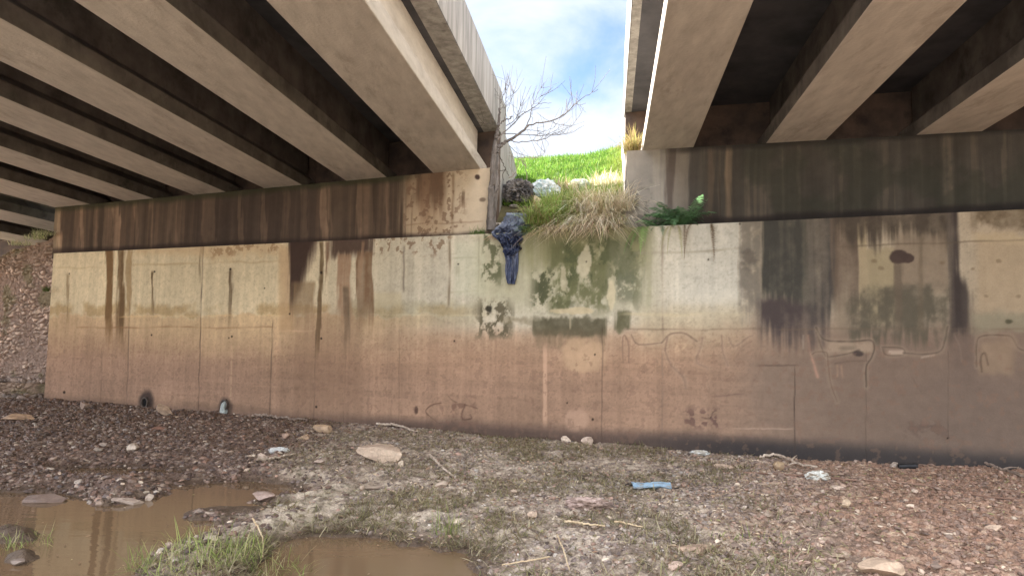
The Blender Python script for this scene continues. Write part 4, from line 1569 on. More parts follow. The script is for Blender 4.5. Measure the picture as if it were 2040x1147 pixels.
# ------------------------------------------------------------------ blades of grass
def blade_arrays(B, L, Wd, az, lean, droop, rng=RNG):
    """B (N,3) roots; az (N,) azimuth of the lean; lean 0..1; droop bends the tip outwards and down"""
    n = len(B)
    d = np.stack([np.cos(az), np.sin(az), np.zeros(n)], 1)
    ph = az + math.pi / 2 + rng.uniform(-0.7, 0.7, n)
    sd = np.stack([np.cos(ph), np.sin(ph), rng.uniform(-0.2, 0.2, n)], 1)
    rows = []
    for t, wk in ((0.0, 0.8), (0.35, 1.0), (0.7, 0.7)):
        c = B + d * (L * (lean * t + droop * t * t * 0.55))[:, None] + np.array([0, 0, 1.0]) * (L * (np.sqrt(1 - np.clip(lean, 0, .98) ** 2) * t - droop * t ** 2.2 * 0.95))[:, None]
        rows.append(c - sd * (Wd * wk * 0.5)[:, None])
        rows.append(c + sd * (Wd * wk * 0.5)[:, None])
    t = 1.0
    tip = B + d * (L * (lean * t + droop * 0.55))[:, None] + np.array([0, 0, 1.0]) * (L * (np.sqrt(1 - np.clip(lean, 0, .98) ** 2) - droop * 0.95))[:, None]
    V = np.stack(rows + [tip], 1)
    k = (np.arange(n) * 7)[:, None]
    Q = np.concatenate([k + np.array([[0, 1, 3, 2]]), k + np.array([[2, 3, 5, 4]])], 0).astype(np.int32)
    T = (k + np.array([[4, 5, 6]])).astype(np.int32)
    return V.reshape(-1, 3), [Q, T]


def grass_obj(name, B, L, Wd, az, lean, droop, col, mat, rng=RNG):
    V, F = blade_arrays(B, L, Wd, az, lean, droop, rng)
    return mesh_obj(name, V, F, mat, None, lin(np.clip(np.repeat(col, 7, 0), 5, 250)))


def pick(pal, n, p=None, rng=RNG, v=0.14):
    pal = np.array(pal, float)
    return pal[rng.choice(len(pal), n, p=p)] * rng.uniform(1 - v, 1 + v, (n, 1))


# low flattened grass on the silt
def w_grass(px, py, x, y):
    n = fbm(x * 1.8, y * 1.8, 104, 4)
    k = bnd(px, 620, 1560, 160) * 0.42 + bnd(px, 560, 980, 60) * bnd(py, 985, 1090, 18) * 0.9 + bnd(px, 290, 580, 30) * sm(1035, 1060, py) * 1.0
    k = k + bnd(px, 950, 1420, 90) * bnd(py, 862, 960, 20) * 0.4 + bnd(px, -50, 90, 20) * bnd(py, 1040, 1080, 8) + bnd(px, 1350, 1660, 60) * sm(1000, 1060, py) * .15
    return k * sm(0.40, 0.60, n)


P, px, py = sample_bed(21000, w_grass, sd_min=-0.01)
n = len(P)
L = RNG.uniform(0.03, 0.12, n) * (0.7 + 0.5 * sm(900, 1100, py))
setting(grass_obj('grass', P + np.array([0, 0, 0.012]), L * 0.95, RNG.uniform(0.004, 0.009, n), RNG.uniform(0, 6.283, n), RNG.uniform(0.0, 1.0, n) ** 0.22 * 0.985, RNG.uniform(0.0, 0.5, n),
                  pick([[138, 130, 90], [116, 114, 76], [160, 146, 114], [126, 106, 84], [184, 170, 138]], n, [.22, .14, .26, .26, .12]), M_GRASS), 'stuff')

# ================================================================== INDIVIDUAL ROCKS
def place_on_ground(px, py):
    P = ground_pt(px, py)
    return P


def rock(px, py, w, h, rgb, label, seed, cuts=13, name='rock', mat=None, tilt=0.0, sink=0.14, long=None):
    """a boulder seen w by h target pixels large with its visible foot around (px, py+h/2)"""
    rng = np.random.default_rng(seed)
    P = ground_pt(px, py + h * 0.35)
    dist = (P - CAM) @ _f
    sx = w * dist / FPX * 0.5
    szz = max(h * dist / FPX * 0.62, 0.012)
    sy = sx * (long or rng.uniform(0.55, 0.8))
    v = S3V.copy()
    for _ in range(cuts):
        nrm = rng.normal(size=3)
        nrm[2] *= 1.1
        nrm /= np.linalg.norm(nrm)
        dcut = rng.uniform(0.42, 0.80)
        e = np.clip(v @ nrm - dcut, 0, None)
        v = v - e[:, None] * nrm * 0.99
    nz = fbm(v[:, 0] * 2.2 + seed, v[:, 1] * 2.2 + v[:, 2] * 1.7, seed, 4) - 0.5
    nf = fbm(v[:, 0] * 9 + seed, v[:, 1] * 9 + v[:, 2] * 7, seed + 1, 3) - 0.5
    v = v * (1 + 0.14 * nz + 0.06 * nf)[:, None]
    v[:, 0] /= np.abs(v[:, 0]).max()
    v = v * np.array([sx, sy, szz])
    if tilt:
        a = tilt
        x, z = v[:, 0].copy(), v[:, 2].copy()
        v[:, 0] = x * math.cos(a) - z * math.sin(a)
        v[:, 2] = x * math.sin(a) + z * math.cos(a)
    q = sm(0.50, 0.66, fbm(v[:, 0] / sx * 3 + seed, v[:, 1] / sx * 3 + v[:, 2] / sx * 5, seed + 2, 4))[:, None]
    c = np.array(rgb, float) * (1 - 0.35 * q) + np.array([110, 88, 74.0]) * 0.35 * q
    z0 = P[2] + 0.008 - v[:, 2].min() - szz * 2 * sink * 0.9
    o = mesh_obj(name, v, S3F.astype(np.int32), mat or M_STONE, None, lin(c), smooth=False)
    o.location = Vector((P[0], P[1], z0))
    tag(o, label, 'rock', 'loose rocks on the creek bed')
    return o


ROCKS = [
    (761, 901, 100, 38, (196, 170, 146), 'broad pale sandstone boulder half buried in the mud, biggest rock before the wall', 3, 0.0),
    (258, 998, 66, 20, (158, 138, 122), 'long grey rock lying in the brown water, small stone against its end', 5, 0.0),
    (296, 994, 20, 15, (176, 156, 138), 'small rounded stone against the end of the long rock in the water', 6, 0.0),
    (92, 995, 84, 22, (120, 100, 88), 'flat grey rock at the gravel shore of the bigger pool, left end', 7, 0.06),
    (529, 989, 56, 20, (164, 140, 126), 'flat-topped blocky stone at the tip of the brown pool', 8, 0.0),
    (328, 822, 46, 16, (182, 154, 130), 'tilted pale slab propped against the wall between the two drain mouths', 9, -0.55),
    (645, 853, 40, 20, (186, 156, 126), 'tan lump of stone under the wall, upper of two neighbouring tan stones', 10, -0.25),
    (607, 870, 26, 18, (190, 158, 128), 'squarish tan stone just below a larger tan lump', 11, 0.0),
    (569, 869, 18, 12, (166, 136, 116), 'small pointed brownish stone next to the squarish tan stone', 12, 0.0),
    (524, 913, 24, 16, (190, 166, 146), 'pale rounded stone below the white plastic scrap', 13, -0.4),
    (638, 922, 26, 10, (168, 146, 130), 'small flat grey stone between a driftwood stick and the big pale boulder', 14, 0.0),
    (1141, 868, 24, 16, (204, 182, 160), 'whitish pointed stone at the foot of the wall under the moss', 15, 0.0),
    (1171, 881, 28, 14, (196, 172, 152), 'whitish block next to the pointed stone at the wall foot', 16, 0.0),
    (166, 810, 20, 16, (160, 136, 120), 'small upright stone at the foot of the wall by the rubble masonry', 17, -0.5),
    (36, 833, 76, 14, (188, 154, 124), 'long flat orange-tan slab with dark underside before the rubble masonry', 18, 0.0),
    (265, 894, 24, 16, (196, 176, 156), 'single pale stone standing out in the dark gravel', 19, 0.0),
    (318, 851, 38, 10, (150, 112, 96), 'flat reddish stone in the dark gravel below the tilted slab', 20, 0.0),
    (1548, 929, 32, 20, (176, 148, 116), 'square tan block under the bent pale branch', 21, 0.0),
    (1782, 925, 20, 12, (176, 160, 144), 'round grey cobble beside the black pipe piece', 22, 0.0),
    (1762, 1134, 100, 30, (188, 160, 134), 'large pale flat rock at the very front of the bank', 23, 0.05),
    (1978, 1057, 44, 16, (188, 160, 136), 'tan wedge-shaped stone lying on the red soil', 24, 0.22),
    (1445, 929, 46, 10, (176, 150, 128), 'thin flat tan stone near the wall before the damp dark foot', 25, 0.0),
    (1061, 1028, 22, 16, (186, 160, 136), 'small pale stone beside the pinkish rag', 26, 0.0),
    (800, 923, 14, 12, (196, 174, 150), 'tiny cream stone just under the tip of the big pale boulder', 27, 0.0),
    (880, 967, 30, 12, (182, 160, 140), 'pale humped stone beside a dark hollow in the silt', 28, 0.0),
    (742, 972, 44, 9, (160, 140, 122), 'low flat grey stone in the silt below the big pale boulder', 29, 0.0),
    (1388, 1094, 74, 18, (170, 142, 118), 'wide low brown-tan rock sunk in the front bank', 30, 0.0),
    (1342, 1131, 40, 14, (188, 160, 140), 'flat cream stone at the front edge, dark hollow beside it', 31, 0.1),
    (1668, 972, 30, 8, (192, 168, 148), 'thin whitish stone below the white foam lump', 32, 0.0),
    (1685, 1006, 24, 14, (182, 156, 128), 'small triangular tan stone on the bank', 33, 0.15),
    (1556, 1020, 18, 18, (172, 146, 124), 'upright brownish cobble on the grey bank', 34, 0.0),
    (1822, 979, 13, 8, (206, 182, 160), 'tiny bright stone on the red soil under the long cable', 35, 0.0),
    (132, 1106, 34, 14, (126, 112, 104), 'dark grey rock poking out of the front water', 36, 0.1),
    (40, 1118, 34, 12, (132, 116, 104), 'low dark rock at the water corner behind the front grass', 37, 0.0),
    (1660, 1108, 50, 10, (176, 150, 128), 'long thin pale stone above the largest front rock', 38, -0.1),
    (205, 886, 16, 10, (152, 134, 120), 'small grey stone in the dark gravel, third from the wall corner', 39, 0.0),
]
for px_, py_, w_, h_, rgb_, lab_, sd_, tl_ in ROCKS:
    rock(px_, py_, w_, h_, rgb_, lab_, sd_ * 7, tilt=tl_)


# ================================================================== STICKS, CABLE, PIPE
def on_ground(pts, lift=0.012):
    out = []
    for x, y in pts:
        P = ground_pt(x, y)
        P[2] += lift
        out.append(P)
    return out


def stick(pts, r0, r1, label, mat, cat='stick', name='stick', group=None, lift=0.05, seed=1, twig=0):
    rng = np.random.default_rng(seed)
    c = spline(on_ground(pts, lift), 26)
    c[1:-1] += rng.normal(0, r0 * 0.35, (24, 3))
    parts = [tube(c, np.linspace(r0, r1, 26) * (1 + 0.25 * (vn(np.arange(26) * 0.7, 0, seed) - 0.5)), 7, 0.12, rng)]
    for _ in range(twig):
        i = rng.integers(6, 20)
        d = rng.normal(size=3) * np.array([1, 1, 0.4])
        d /= np.linalg.norm(d)
        q = [c[i], c[i] + d * 0.08 + [0, 0, .02], c[i] + d * 0.17 + rng.normal(0, .02, 3)]
        parts.append(tube(spline(q, 8), np.linspace(r1, r1 * 0.4, 8), 5))
    v, f = merge(parts)
    o = mesh_obj(name, v, f, mat)
    return tag(o, label, cat, group)


M_DARKWOOD = mat_plain('wet_branch', (112, 94, 82), (158, 138, 122), scale=10, rough=0.7, bump=0.5, bump_scale=60)
M_STRAW = mat_plain('straw', (176, 150, 116), (204, 180, 146), scale=8, rough=0.8, bump=0.0)
GS = 'driftwood sticks on the creek bed'
stick([(503, 834), (530, 833), (560, 838), (607, 843)], 0.026, 0.014, 'dark curved branch lying along the wall foot', M_DARKWOOD, group=GS, seed=2)
stick([(779, 845), (806, 852), (832, 866)], 0.020, 0.011, 'pale stick slanting down the bank against the wall', M_WOOD, group=GS, seed=3, twig=1)
stick([(855, 913), (880, 938), (902, 957)], 0.013, 0.007, 'thin pale stick slanting beside the big pale boulder', M_WOOD, group=GS, seed=4)
stick([(512, 924), (545, 919), (588, 912)], 0.016, 0.009, 'thin tan stick below the white plastic scrap', M_WOOD, group=GS, seed=5)
stick([(1515, 917), (1550, 914), (1590, 930), (1628, 938)], 0.018, 0.010, 'bent pale branch at the wall foot over the square tan block', M_WOOD, group=GS, seed=6, twig=2)
stick([(1962, 930), (2000, 944), (2046, 960)], 0.016, 0.010, 'broken grey branch at the dark damp foot of the wall', M_DARKWOOD, group=GS, seed=7, twig=2)
stick([(1125, 1050), (1160, 1055), (1205, 1060)], 0.009, 0.006, 'straight tan stick on the silt under the pinkish rag', M_STRAW, group=GS, seed=8)
stick([(1224, 1052), (1252, 1056), (1280, 1061)], 0.008, 0.005, 'short tan stick just beside a longer straight one', M_STRAW, group=GS, seed=9)
stick([(1110, 1078), (1122, 1110), (1134, 1150)], 0.006, 0.004, 'long straw reed leaning towards the front edge', M_STRAW, group=GS, seed=10, lift=0.05)
stick([(1095, 1118), (1060, 1124), (1000, 1134)], 0.006, 0.004, 'pale reed lying flat in the front grass', M_STRAW, group=GS, seed=11, lift=0.03)
stick([(502, 1056), (520, 1090), (523, 1136)], 0.007, 0.004, 'bent straw reed standing between the two pools', M_STRAW, group=GS, seed=12, lift=0.09)
stick([(1265, 938), (1310, 941), (1365, 947)], 0.006, 0.004, 'fine straight twig above the blue cloth', M_DARKWOOD, group=GS, seed=13)
stick([(1440, 944), (1520, 946), (1610, 953), (1700, 959), (1800, 963), (1880, 976), (1950, 991), (2060, 1000)], 0.009, 0.009,
      'long thin brown cable snaking over the red soil', mat_plain('old_cable', (112, 84, 70), (150, 118, 98), scale=5, rough=0.6, bump=0.1), cat='cable', name='cable', lift=0.02, seed=14)

# black plastic pipe piece
a_, b_ = on_ground([(1790, 934)], 0.03)[0], on_ground([(1827, 933)], 0.03)[0]
v1, f1 = tube([a_, a_ + (b_ - a_) * 0.5, b_], 0.033, 16)
f1 = [q for q in f1 if len(q) == 4]
v2, f2 = tube([a_ + (b_ - a_) * 0.001, a_ + (b_ - a_) * 0.5, b_ - (b_ - a_) * 0.001], 0.027, 16)
f2 = [q[::-1] for q in f2 if len(q) == 4]
n1_ = len(v1)
rim = []
for base in (0, 32):
    for k in range(16):
        k2 = (k + 1) % 16
        rim.append((base + k, base + k2, n1_ + base + k2, n1_ + base + k))
v, f = merge([(v1, f1), (v2, f2)])
M_BLACK = mat_plain('black_plastic', (30, 28, 28), (52, 48, 48), scale=8, rough=0.45, bump=0.1)
tag(mesh_obj('pipe', v, list(f) + rim, M_BLACK), 'short black pipe piece half sunk at the wall foot', 'pipe')


# ------------------------------------------------------------------ crumpled litter
def crumple(P, dims, rgb, name, label, cat, seed, mat=None, amp=0.35, freq=2.4, ridge=True, rot=0.0, group=None, rgb2=None, floor=True):
    v = S4V.copy()
    a = fbm(v[:, 0] * freq + seed, v[:, 1] * freq + v[:, 2] * freq * 0.8, seed, 4)
    b = fbm(v[:, 1] * freq * 1.8 + seed, v[:, 2] * freq * 1.8 - v[:, 0], seed + 3, 4)
    r = 1 + amp * (1 - np.abs(a - 0.5) * 6) * 0.5 + amp * 0.6 * (1 - np.abs(b - 0.5) * 6) * 0.5
    v = v * r[:, None] * np.array(dims) * 0.5
    c, s = math.cos(rot), math.sin(rot)
    v = np.stack([v[:, 0] * c - v[:, 1] * s, v[:, 0] * s + v[:, 1] * c, v[:, 2]], 1)
    if floor:
        zc = np.percentile(v[:, 2], 12)
        v[:, 2] = np.maximum(v[:, 2], zc) - zc
    k = sm(0.42, 0.58, fbm(S4V[:, 0] * 3 + seed, S4V[:, 1] * 3 + S4V[:, 2] * 2, seed + 9, 3))[:, None]
    col = np.array(rgb, float) * (1 - k) + np.array(rgb2 if rgb2 is not None else rgb, float) * k
    o = mesh_obj(name, v, S4F.astype(np.int32), mat or M_CLOTH, None, lin(col), smooth=False)
    o.location = Vector(P)
    return tag(o, label, cat, group)


M_CLOTH = mat_attr('cloth', rough=0.85, n_scale=(30, 160), n_amt=(0.08, 0.12), bump=0.3, bump_dist=0.003, bump_scale=260)
M_FILM = mat_attr('plastic_film', rough=0.3, n_scale=(12,), n_amt=(0.08,), bump=0.4, bump_dist=0.01, bump_scale=30, spec=0.6, transl=0.3)


def gp_(px, py, lift=-0.008):
    P = ground_pt(px, py)
    P[2] += lift
    return P


def metres(px, P):
    return px * ((P - CAM) @ _f) / FPX


p = gp_(555, 899)
crumple(p, (metres(34, p), 0.12, 0.07), (236, 233, 228), 'plastic_scrap', 'bright white plastic scrap on the dark gravel', 'litter', 301, M_FILM, amp=0.4, rgb2=(226, 221, 214), group='white litter on the bed', rot=0.3)
p = gp_(1628, 955)
crumple(p, (metres(40, p), 0.16, metres(19, p)), (206, 202, 192), 'foam_lump', 'white foam lump lying on the red soil above the long cable', 'litter', 302, M_CLOTH, amp=0.45, rgb2=(164, 148, 130), group='white litter on the bed')
p = gp_(1393, 905)
crumple(p, (metres(34, p), 0.10, 0.06), (226, 226, 222), 'paper_scrap', 'small white paper scrap against the damp wall foot', 'litter', 303, M_CLOTH, amp=0.5, rgb2=(176, 166, 152), group='white litter on the bed')
p = gp_(1175, 1013)
crumple(p, (metres(74, p), 0.17, 0.10), (172, 148, 136), 'rag', 'pinkish brown crumpled rag flattened into the silt', 'rag', 304, M_CLOTH, amp=0.55, rgb2=(132, 110, 96), rot=-0.25)
p = gp_(481, 968)
# blue cloth: pleated strip with two dark strap ends
pB = gp_(1298, 976, 0.0)
nu, nv = 46, 22
u_, v_ = np.meshgrid(np.linspace(-0.5, 0.5, nu), np.linspace(-0.5, 0.5, nv), indexing='ij')
Lx = metres(76, pB)
bx = u_ * Lx
by = v_ * (0.20 - 0.06 * u_) + 0.03 * np.sin(u_ * 5)
bz = 0.028 + 0.022 * np.abs(np.sin((v_ * 3.0 + 0.15 * np.sin(u_ * 4)) * math.pi)) + 0.03 * (fbm(u_ * 5, v_ * 4, 311, 3) - 0.3) + 0.02 * (1 - np.abs(v_) * 2)
Vb = np.stack([bx.ravel(), by.ravel(), bz.ravel()], 1)
Vb2 = Vb - np.array([0, 0, 0.006])
n_ = len(Vb)
ring = [i * nv for i in range(nu)] + [(nu - 1) * nv + j for j in range(1, nv)] + [i * nv + nv - 1 for i in range(nu - 2, -1, -1)] + [j for j in range(nv - 2, 0, -1)]
Rf = np.array([(ring[i], ring[(i + 1) % len(ring)], n_ + ring[(i + 1) % len(ring)], n_ + ring[i]) for i in range(len(ring))], np.int32)
cb = np.array([132, 152, 166.0]) * (0.80 + 0.36 * fbm(u_.ravel() * 4, v_.ravel() * 9, 312, 3))[:, None]
dk_ = sm(0.48, 0.66, fbm(u_.ravel() * 7 + 3, v_.ravel() * 6, 313, 4))[:, None]
cb = cb * (1 - 0.6 * dk_) + np.array([132, 116, 100.0]) * 0.6 * dk_
rootB = empty('cloth', pB, 'pale blue pleated cloth with thin dark ties lying on the silt', 'cloth')
F_ = grid_faces(nu, nv)
cl = mesh_obj('pleated_sheet', np.vstack([Vb, Vb2]), [F_, (F_ + n_)[:, ::-1].copy(), Rf], M_CLOTH, None, lin(np.vstack([cb, cb])))
cl.parent = rootB
cl.rotation_euler = (0, 0, -0.10)
for q in ([(0.47, -0.02), (0.58, -0.05), (0.70, -0.03)], [(-0.46, 0.05), (-0.58, 0.10), (-0.66, 0.06)], [(0.30, 0.08), (0.36, 0.13), (0.42, 0.09)]):
    pts = [np.array([a * Lx, b * 1.0, 0.035]) for a, b in q]
    v, f = tube(spline(pts, 10), 0.006, 6)
    t_ = mesh_obj('tie', v, f, M_BLACK)
    t_.parent = rootB

# ================================================================== DRAIN MOUTHS AT THE FOOT OF THE WALL
def drain(px, py, rad, label, crust):
    c = onto(px, py, 0.0)
    root = empty('drain_pipe', c, label, 'drain pipe', 'drain mouths at the wall foot')
    seg = 24
    R0, R1 = rad, rad * 0.80
    ringv = []
    for r, o in ((R0, 0.02), (R0, -0.045), (R1, -0.045), (R1, 0.01)):
        for k in range(seg):
            an = 2 * math.pi * k / seg
            ringv.append(c + RR * (r * math.cos(an)) + Z * (r * 1.25 * math.sin(an)) + NB * o)
    f = []
    for i in range(3):
        for k in range(seg):
            k2 = (k + 1) % seg
            f.append((i * seg + k, i * seg + k2, (i + 1) * seg + k2, (i + 1) * seg + k))
    mesh_obj('pipe_rim', np.array(ringv), f, M_DARKCONC, root)
    disc = [c + RR * (R1 * 1.02 * math.cos(2 * math.pi * k / seg)) + Z * (R1 * 1.27 * math.sin(2 * math.pi * k / seg)) - NB * 0.012 for k in range(seg)]
    mesh_obj('pipe_mouth', np.array(disc), [tuple(range(seg))], M_MOUTH, root)
    if crust:
        v = S3V.copy()
        nn = fbm(v[:, 0] * 3 + 4, v[:, 1] * 3 + v[:, 2] * 3, 321, 4)
        v = v * (0.8 + 0.5 * nn)[:, None]
        w = (0.55 + 0.5 * sm(0.3, -1.0, v[:, 2]))
        Vc = c + RR * (v[:, 0] * rad * 0.95 * w)[:, None] + Z * (v[:, 2] * rad * 1.5 - rad * 0.75)[:, None] - NB * (v[:, 1] * 0.055 + 0.03)[:, None]
        cc = np.array([178, 182, 176.0]) * (0.7 + 0.55 * nn)[:, None]
        mesh_obj('lime_crust', Vc, S3F.astype(np.int32), M_STONE, root, lin(np.clip(cc, 0, 240)))


M_DARKCONC = mat_plain('damp_pipe', (70, 60, 54), (104, 90, 80), scale=12, rough=0.7, bump=0.4)
M_MOUTH = mat_plain('pipe_hollow', (20, 17, 16), (34, 29, 27), scale=12, rough=0.95, bump=0)
drain(291, 801, 0.075, 'dark round drain mouth at the wall foot, empty inside', False)
drain(449, 806, 0.075, 'drain mouth choked with a whitish lime crust at the wall foot', True)


# ================================================================== PLANTS
TO_CAM = math.atan2(-NB[1], -NB[0])


def ledge_pt(px, o=0.12):
    """point on the ledge above the lower wall, at image column px"""
    s = sz(onto(px, 460, o))[0]
    P = P0 + s * RR + o * NB
    P[2] = float(ledge_z(s))
    return P


def clump(P, n, rad, L, pal, pw, label, name='grass_clump', bias=0.0, lean=(0.05, 0.6), droop=(0.2, 0.9), wid=(0.004, 0.009), mat=None, seed=1, cat='grass clump', group='grass clumps in the gap', rx=1.0, az0=None):
    rng = np.random.default_rng(seed)
    a = rng.uniform(0, 6.283, n)
    r = rad * np.sqrt(rng.uniform(0, 1, n))
    B = P + np.stack([np.cos(a), np.sin(a), np.zeros(n)], 1) * r[:, None]
    B = P + (RR[None] * (np.cos(a) * r * rx)[:, None] + NB[None] * (np.sin(a) * r)[:, None])
    B[:, 2] -= 0.02
    az = np.where(rng.uniform(0, 1, n) < bias, (TO_CAM if az0 is None else az0) + rng.normal(0, 0.7, n), rng.uniform(0, 6.283, n))
    Ls = rng.uniform(L[0], L[1], n)
    o = grass_obj(name, B, Ls, rng.uniform(*wid, n), az, rng.uniform(*lean, n), rng.uniform(*droop, n), pick(pal, n, pw, rng), mat or M_DRY, rng)
    return tag(o, label, cat, group)


GREEN = [[150, 176, 90], [128, 156, 74], [172, 190, 110], [190, 186, 130]]
DRYP = [[224, 212, 186], [206, 192, 164], [234, 226, 204], [184, 162, 136]]
RUST = [[172, 150, 124], [146, 122, 100], [192, 172, 144], [140, 138, 92]]
W2_ = (0.005, 0.011)
clump(ledge_pt(1088, 0.15) + Z * 0.14, 950, 0.22, (0.35, 0.7), GREEN + [[170, 146, 104]], None, 'green and straw grass clump drooping over the wall beside the hanging plastic sheet', bias=0.6, lean=(0.05, 0.6), droop=(0.3, 1.0), seed=401, rx=1.4, mat=M_GRASS, wid=W2_)
clump(ledge_pt(1122, 0.28) + Z * 0.30, 1200, 0.26, (0.25, 0.58), GREEN, None, 'fresh light green grass clump behind the drooping one, in the middle of the gap', bias=0.35, lean=(0.05, 0.5), droop=(0.1, 0.7), seed=402, rx=1.3, mat=M_GRASS, wid=W2_)
clump(ledge_pt(1112, 0.06), 200, 0.14, (0.3, 0.55), RUST + [[190, 172, 130]], None, 'rusty dead grass fringe hanging below the green clump', bias=1.0, lean=(0.5, 0.9), droop=(0.8, 1.3), seed=403, rx=2.2, wid=W2_)
MIXD = DRYP + [[178, 158, 128], [150, 148, 96], [206, 196, 170]]
clump(ledge_pt(1200, 0.34) + Z * 0.30, 1500, 0.34, (0.3, 0.85), MIXD, None, 'big pale dry grass clump drooping over the wall, largest in the gap', bias=0.5, lean=(0.05, 0.85), droop=(0.2, 1.2), seed=404, rx=1.3, wid=(0.004, 0.009))
clump(ledge_pt(1192, 0.05), 240, 0.14, (0.35, 0.62), RUST, None, 'reddish dead grass fringe hanging below the big pale clump', bias=1.0, lean=(0.5, 0.9), droop=(0.8, 1.3), seed=405, rx=2.4, wid=W2_)
clump(ledge_pt(1196, 0.14) + Z * 0.10, 420, 0.14, (0.3, 0.75), MIXD, None, 'pale dry grass curtain hanging down the wall face under the biggest clump', bias=0.95, lean=(0.4, 0.85), droop=(0.7, 1.35), seed=413, rx=2.4, wid=(0.004, 0.009))
pq = hill_pt(1216, 372)
clump(pq, 420, 0.36, (0.22, 0.42), DRYP + [[196, 190, 124]], None, 'tall dry yellowish grass standing up against the abutment edge', bias=0.3, lean=(0.05, 0.5), droop=(0.1, 0.7), seed=406, rx=1.0, wid=W2_)
pq = hill_pt(1125, 385)
clump(pq, 240, 0.25, (0.2, 0.45), RUST + [[170, 160, 110]], None, 'low brownish weeds between the two pale plastic bags', bias=0.3, seed=407, lean=(0.05, 0.5), droop=(0.1, 0.5), wid=W2_)
sy_ = sz(onto(1262, 300, 0.55))[0]
py2 = P0 + sy_ * RR + 0.52 * NB
py2[2] = float(CAPZ['R'](np.array([sy_]))[0])
clump(py2 + Z * 0.0 - NB * 0.1, 260, 0.10, (0.3, 0.62), [[164, 150, 92], [176, 158, 106], [140, 142, 84], [168, 142, 104]], None, 'golden sunlit grass tuft sprouting on the abutment top beside the girder end', bias=0.55, lean=(0.05, 0.5), droop=(0.2, 1.1), seed=408, rx=1.2, mat=M_GRASS)
clump(ledge_pt(953, 0.16), 160, 0.09, (0.10, 0.26), [[96, 124, 66], [80, 108, 56], [120, 140, 80]], None, 'small dark green tuft on the ledge beside the bare trunk', bias=0.5, droop=(0.1, 0.8), seed=409, mat=M_GRASS, rx=1.4)
pq = hill_pt(1018, 405)
clump(pq, 160, 0.12, (0.08, 0.2), [[110, 150, 64], [90, 130, 54]], None, 'small bright green weed above the blue plastic sheet', bias=0.4, seed=410, mat=M_GRASS)
clump(ledge_pt(1062, 0.03), 190, 0.10, (0.16, 0.36), [[116, 146, 72], [96, 126, 58], [140, 156, 90]], None, 'soft green weed hanging at the wall edge close beside the plastic sheet', bias=1.0, lean=(0.3, 0.9), droop=(0.4, 1.1), seed=411, mat=M_GRASS, rx=1.6)
pw_ = onto(92, 578, -0.16)
clump(pw_, 90, 0.05, (0.08, 0.2), [[84, 104, 52], [104, 116, 62]], None, 'small green weed rooted in the rubble masonry joint', bias=0.8, seed=412, mat=M_GRASS, group='weeds on the rubble masonry')
for i_, (x_, y_, lab_) in enumerate(((70, 466, 'grassy tuft on top of the rubble masonry near the concrete corner'), (88, 458, 'pale green grass tuft at the corner of rubble masonry and abutment'), (40, 478, 'straw-coloured tuft on top of the rubble masonry, outer one'))):
    q_ = onto(x_, y_ + 8, 0.12)
    clump(q_, 150, 0.16, (0.08, 0.24), [[170, 170, 130], [136, 150, 96], [190, 180, 150]], None, lab_, bias=0.4, seed=420 + i_, group='weeds on the rubble masonry', rx=1.6)
# tufts in the front water and bank
for i_, (x_, y_, n_, l_, lab_) in enumerate(((430, 1098, 240, (0.10, 0.30), 'green grass tuft between the two brown pools'), (350, 1128, 200, (0.10, 0.26), 'front green tuft at the near shore of the larger pool'),
                                             (890, 1062, 60, (0.15, 0.34), 'upright pale green reeds at the back of the smaller pool'), (1500, 1075, 90, (0.06, 0.16), 'yellow green low tuft on the grey front bank'),
                                             (520, 1140, 160, (0.12, 0.3), 'straw and green tuft at the front edge beside the smaller pool'), (30, 1068, 120, (0.06, 0.15), 'sparse yellowish tuft on the dark rock island in the larger pool'))):
    q_ = ground_pt(x_, y_)
    q_[2] = max(q_[2], -0.02)
    clump(q_, n_, 0.20 if n_ > 60 else 0.07, l_, [[140, 150, 84], [160, 164, 100], [180, 168, 124], [120, 136, 70]], None, lab_, seed=440 + i_, lean=(0.1, 0.8), droop=(0.0, 0.7), group='grass tufts by the pools', rx=1.8, mat=M_GRASS, wid=(0.003, 0.006))

# slope grass
rng = np.random.default_rng(77)
n = 60000
q_ = 1.5 + rng.beta(1.0, 1.3, n) * 6.8
s_ = mid + sk * (q_ - 0.3) + rng.uniform(-1, 1, n) * ((sg1 - sg0) * 0.5 + sm(1.6, 6.0, q_) * 1.6)
B = P0 + s_[:, None] * RR + q_[:, None] * NB
B[:, 2] = hill_z(B) - 0.01
keep = fbm(B[:, 0] * 1.6, B[:, 1] * 1.6, 121, 3) + 0.6 * sm(1.6, 2.6, q_) > 0.52
B, q_, s_ = B[keep], q_[keep], s_[keep]
n = len(B)
c = pick([[92, 128, 48], [78, 112, 40], [108, 140, 56], [126, 146, 70]], n, None, rng)
yl = sm(0.4, 1.6, s_ - mid - sk * (q_ - .3) + 0.5 * (fbm(B[:, 0] * 2, B[:, 1] * 2, 122, 3) - 0.5))[:, None]
c = c * (1 - 0.75 * yl) + np.array([158, 154, 80.0]) * 0.75 * yl
setting(grass_obj('grass', B, rng.uniform(0.07, 0.20, n) * (0.6 + 0.8 * fbm(B[:, 0] * 3, B[:, 1] * 3, 123, 3)), rng.uniform(0.008, 0.020, n), rng.uniform(0, 6.283, n), rng.uniform(0.1, 0.9, n), rng.uniform(0, 0.6, n), c, M_GRASS, rng), 'stuff')


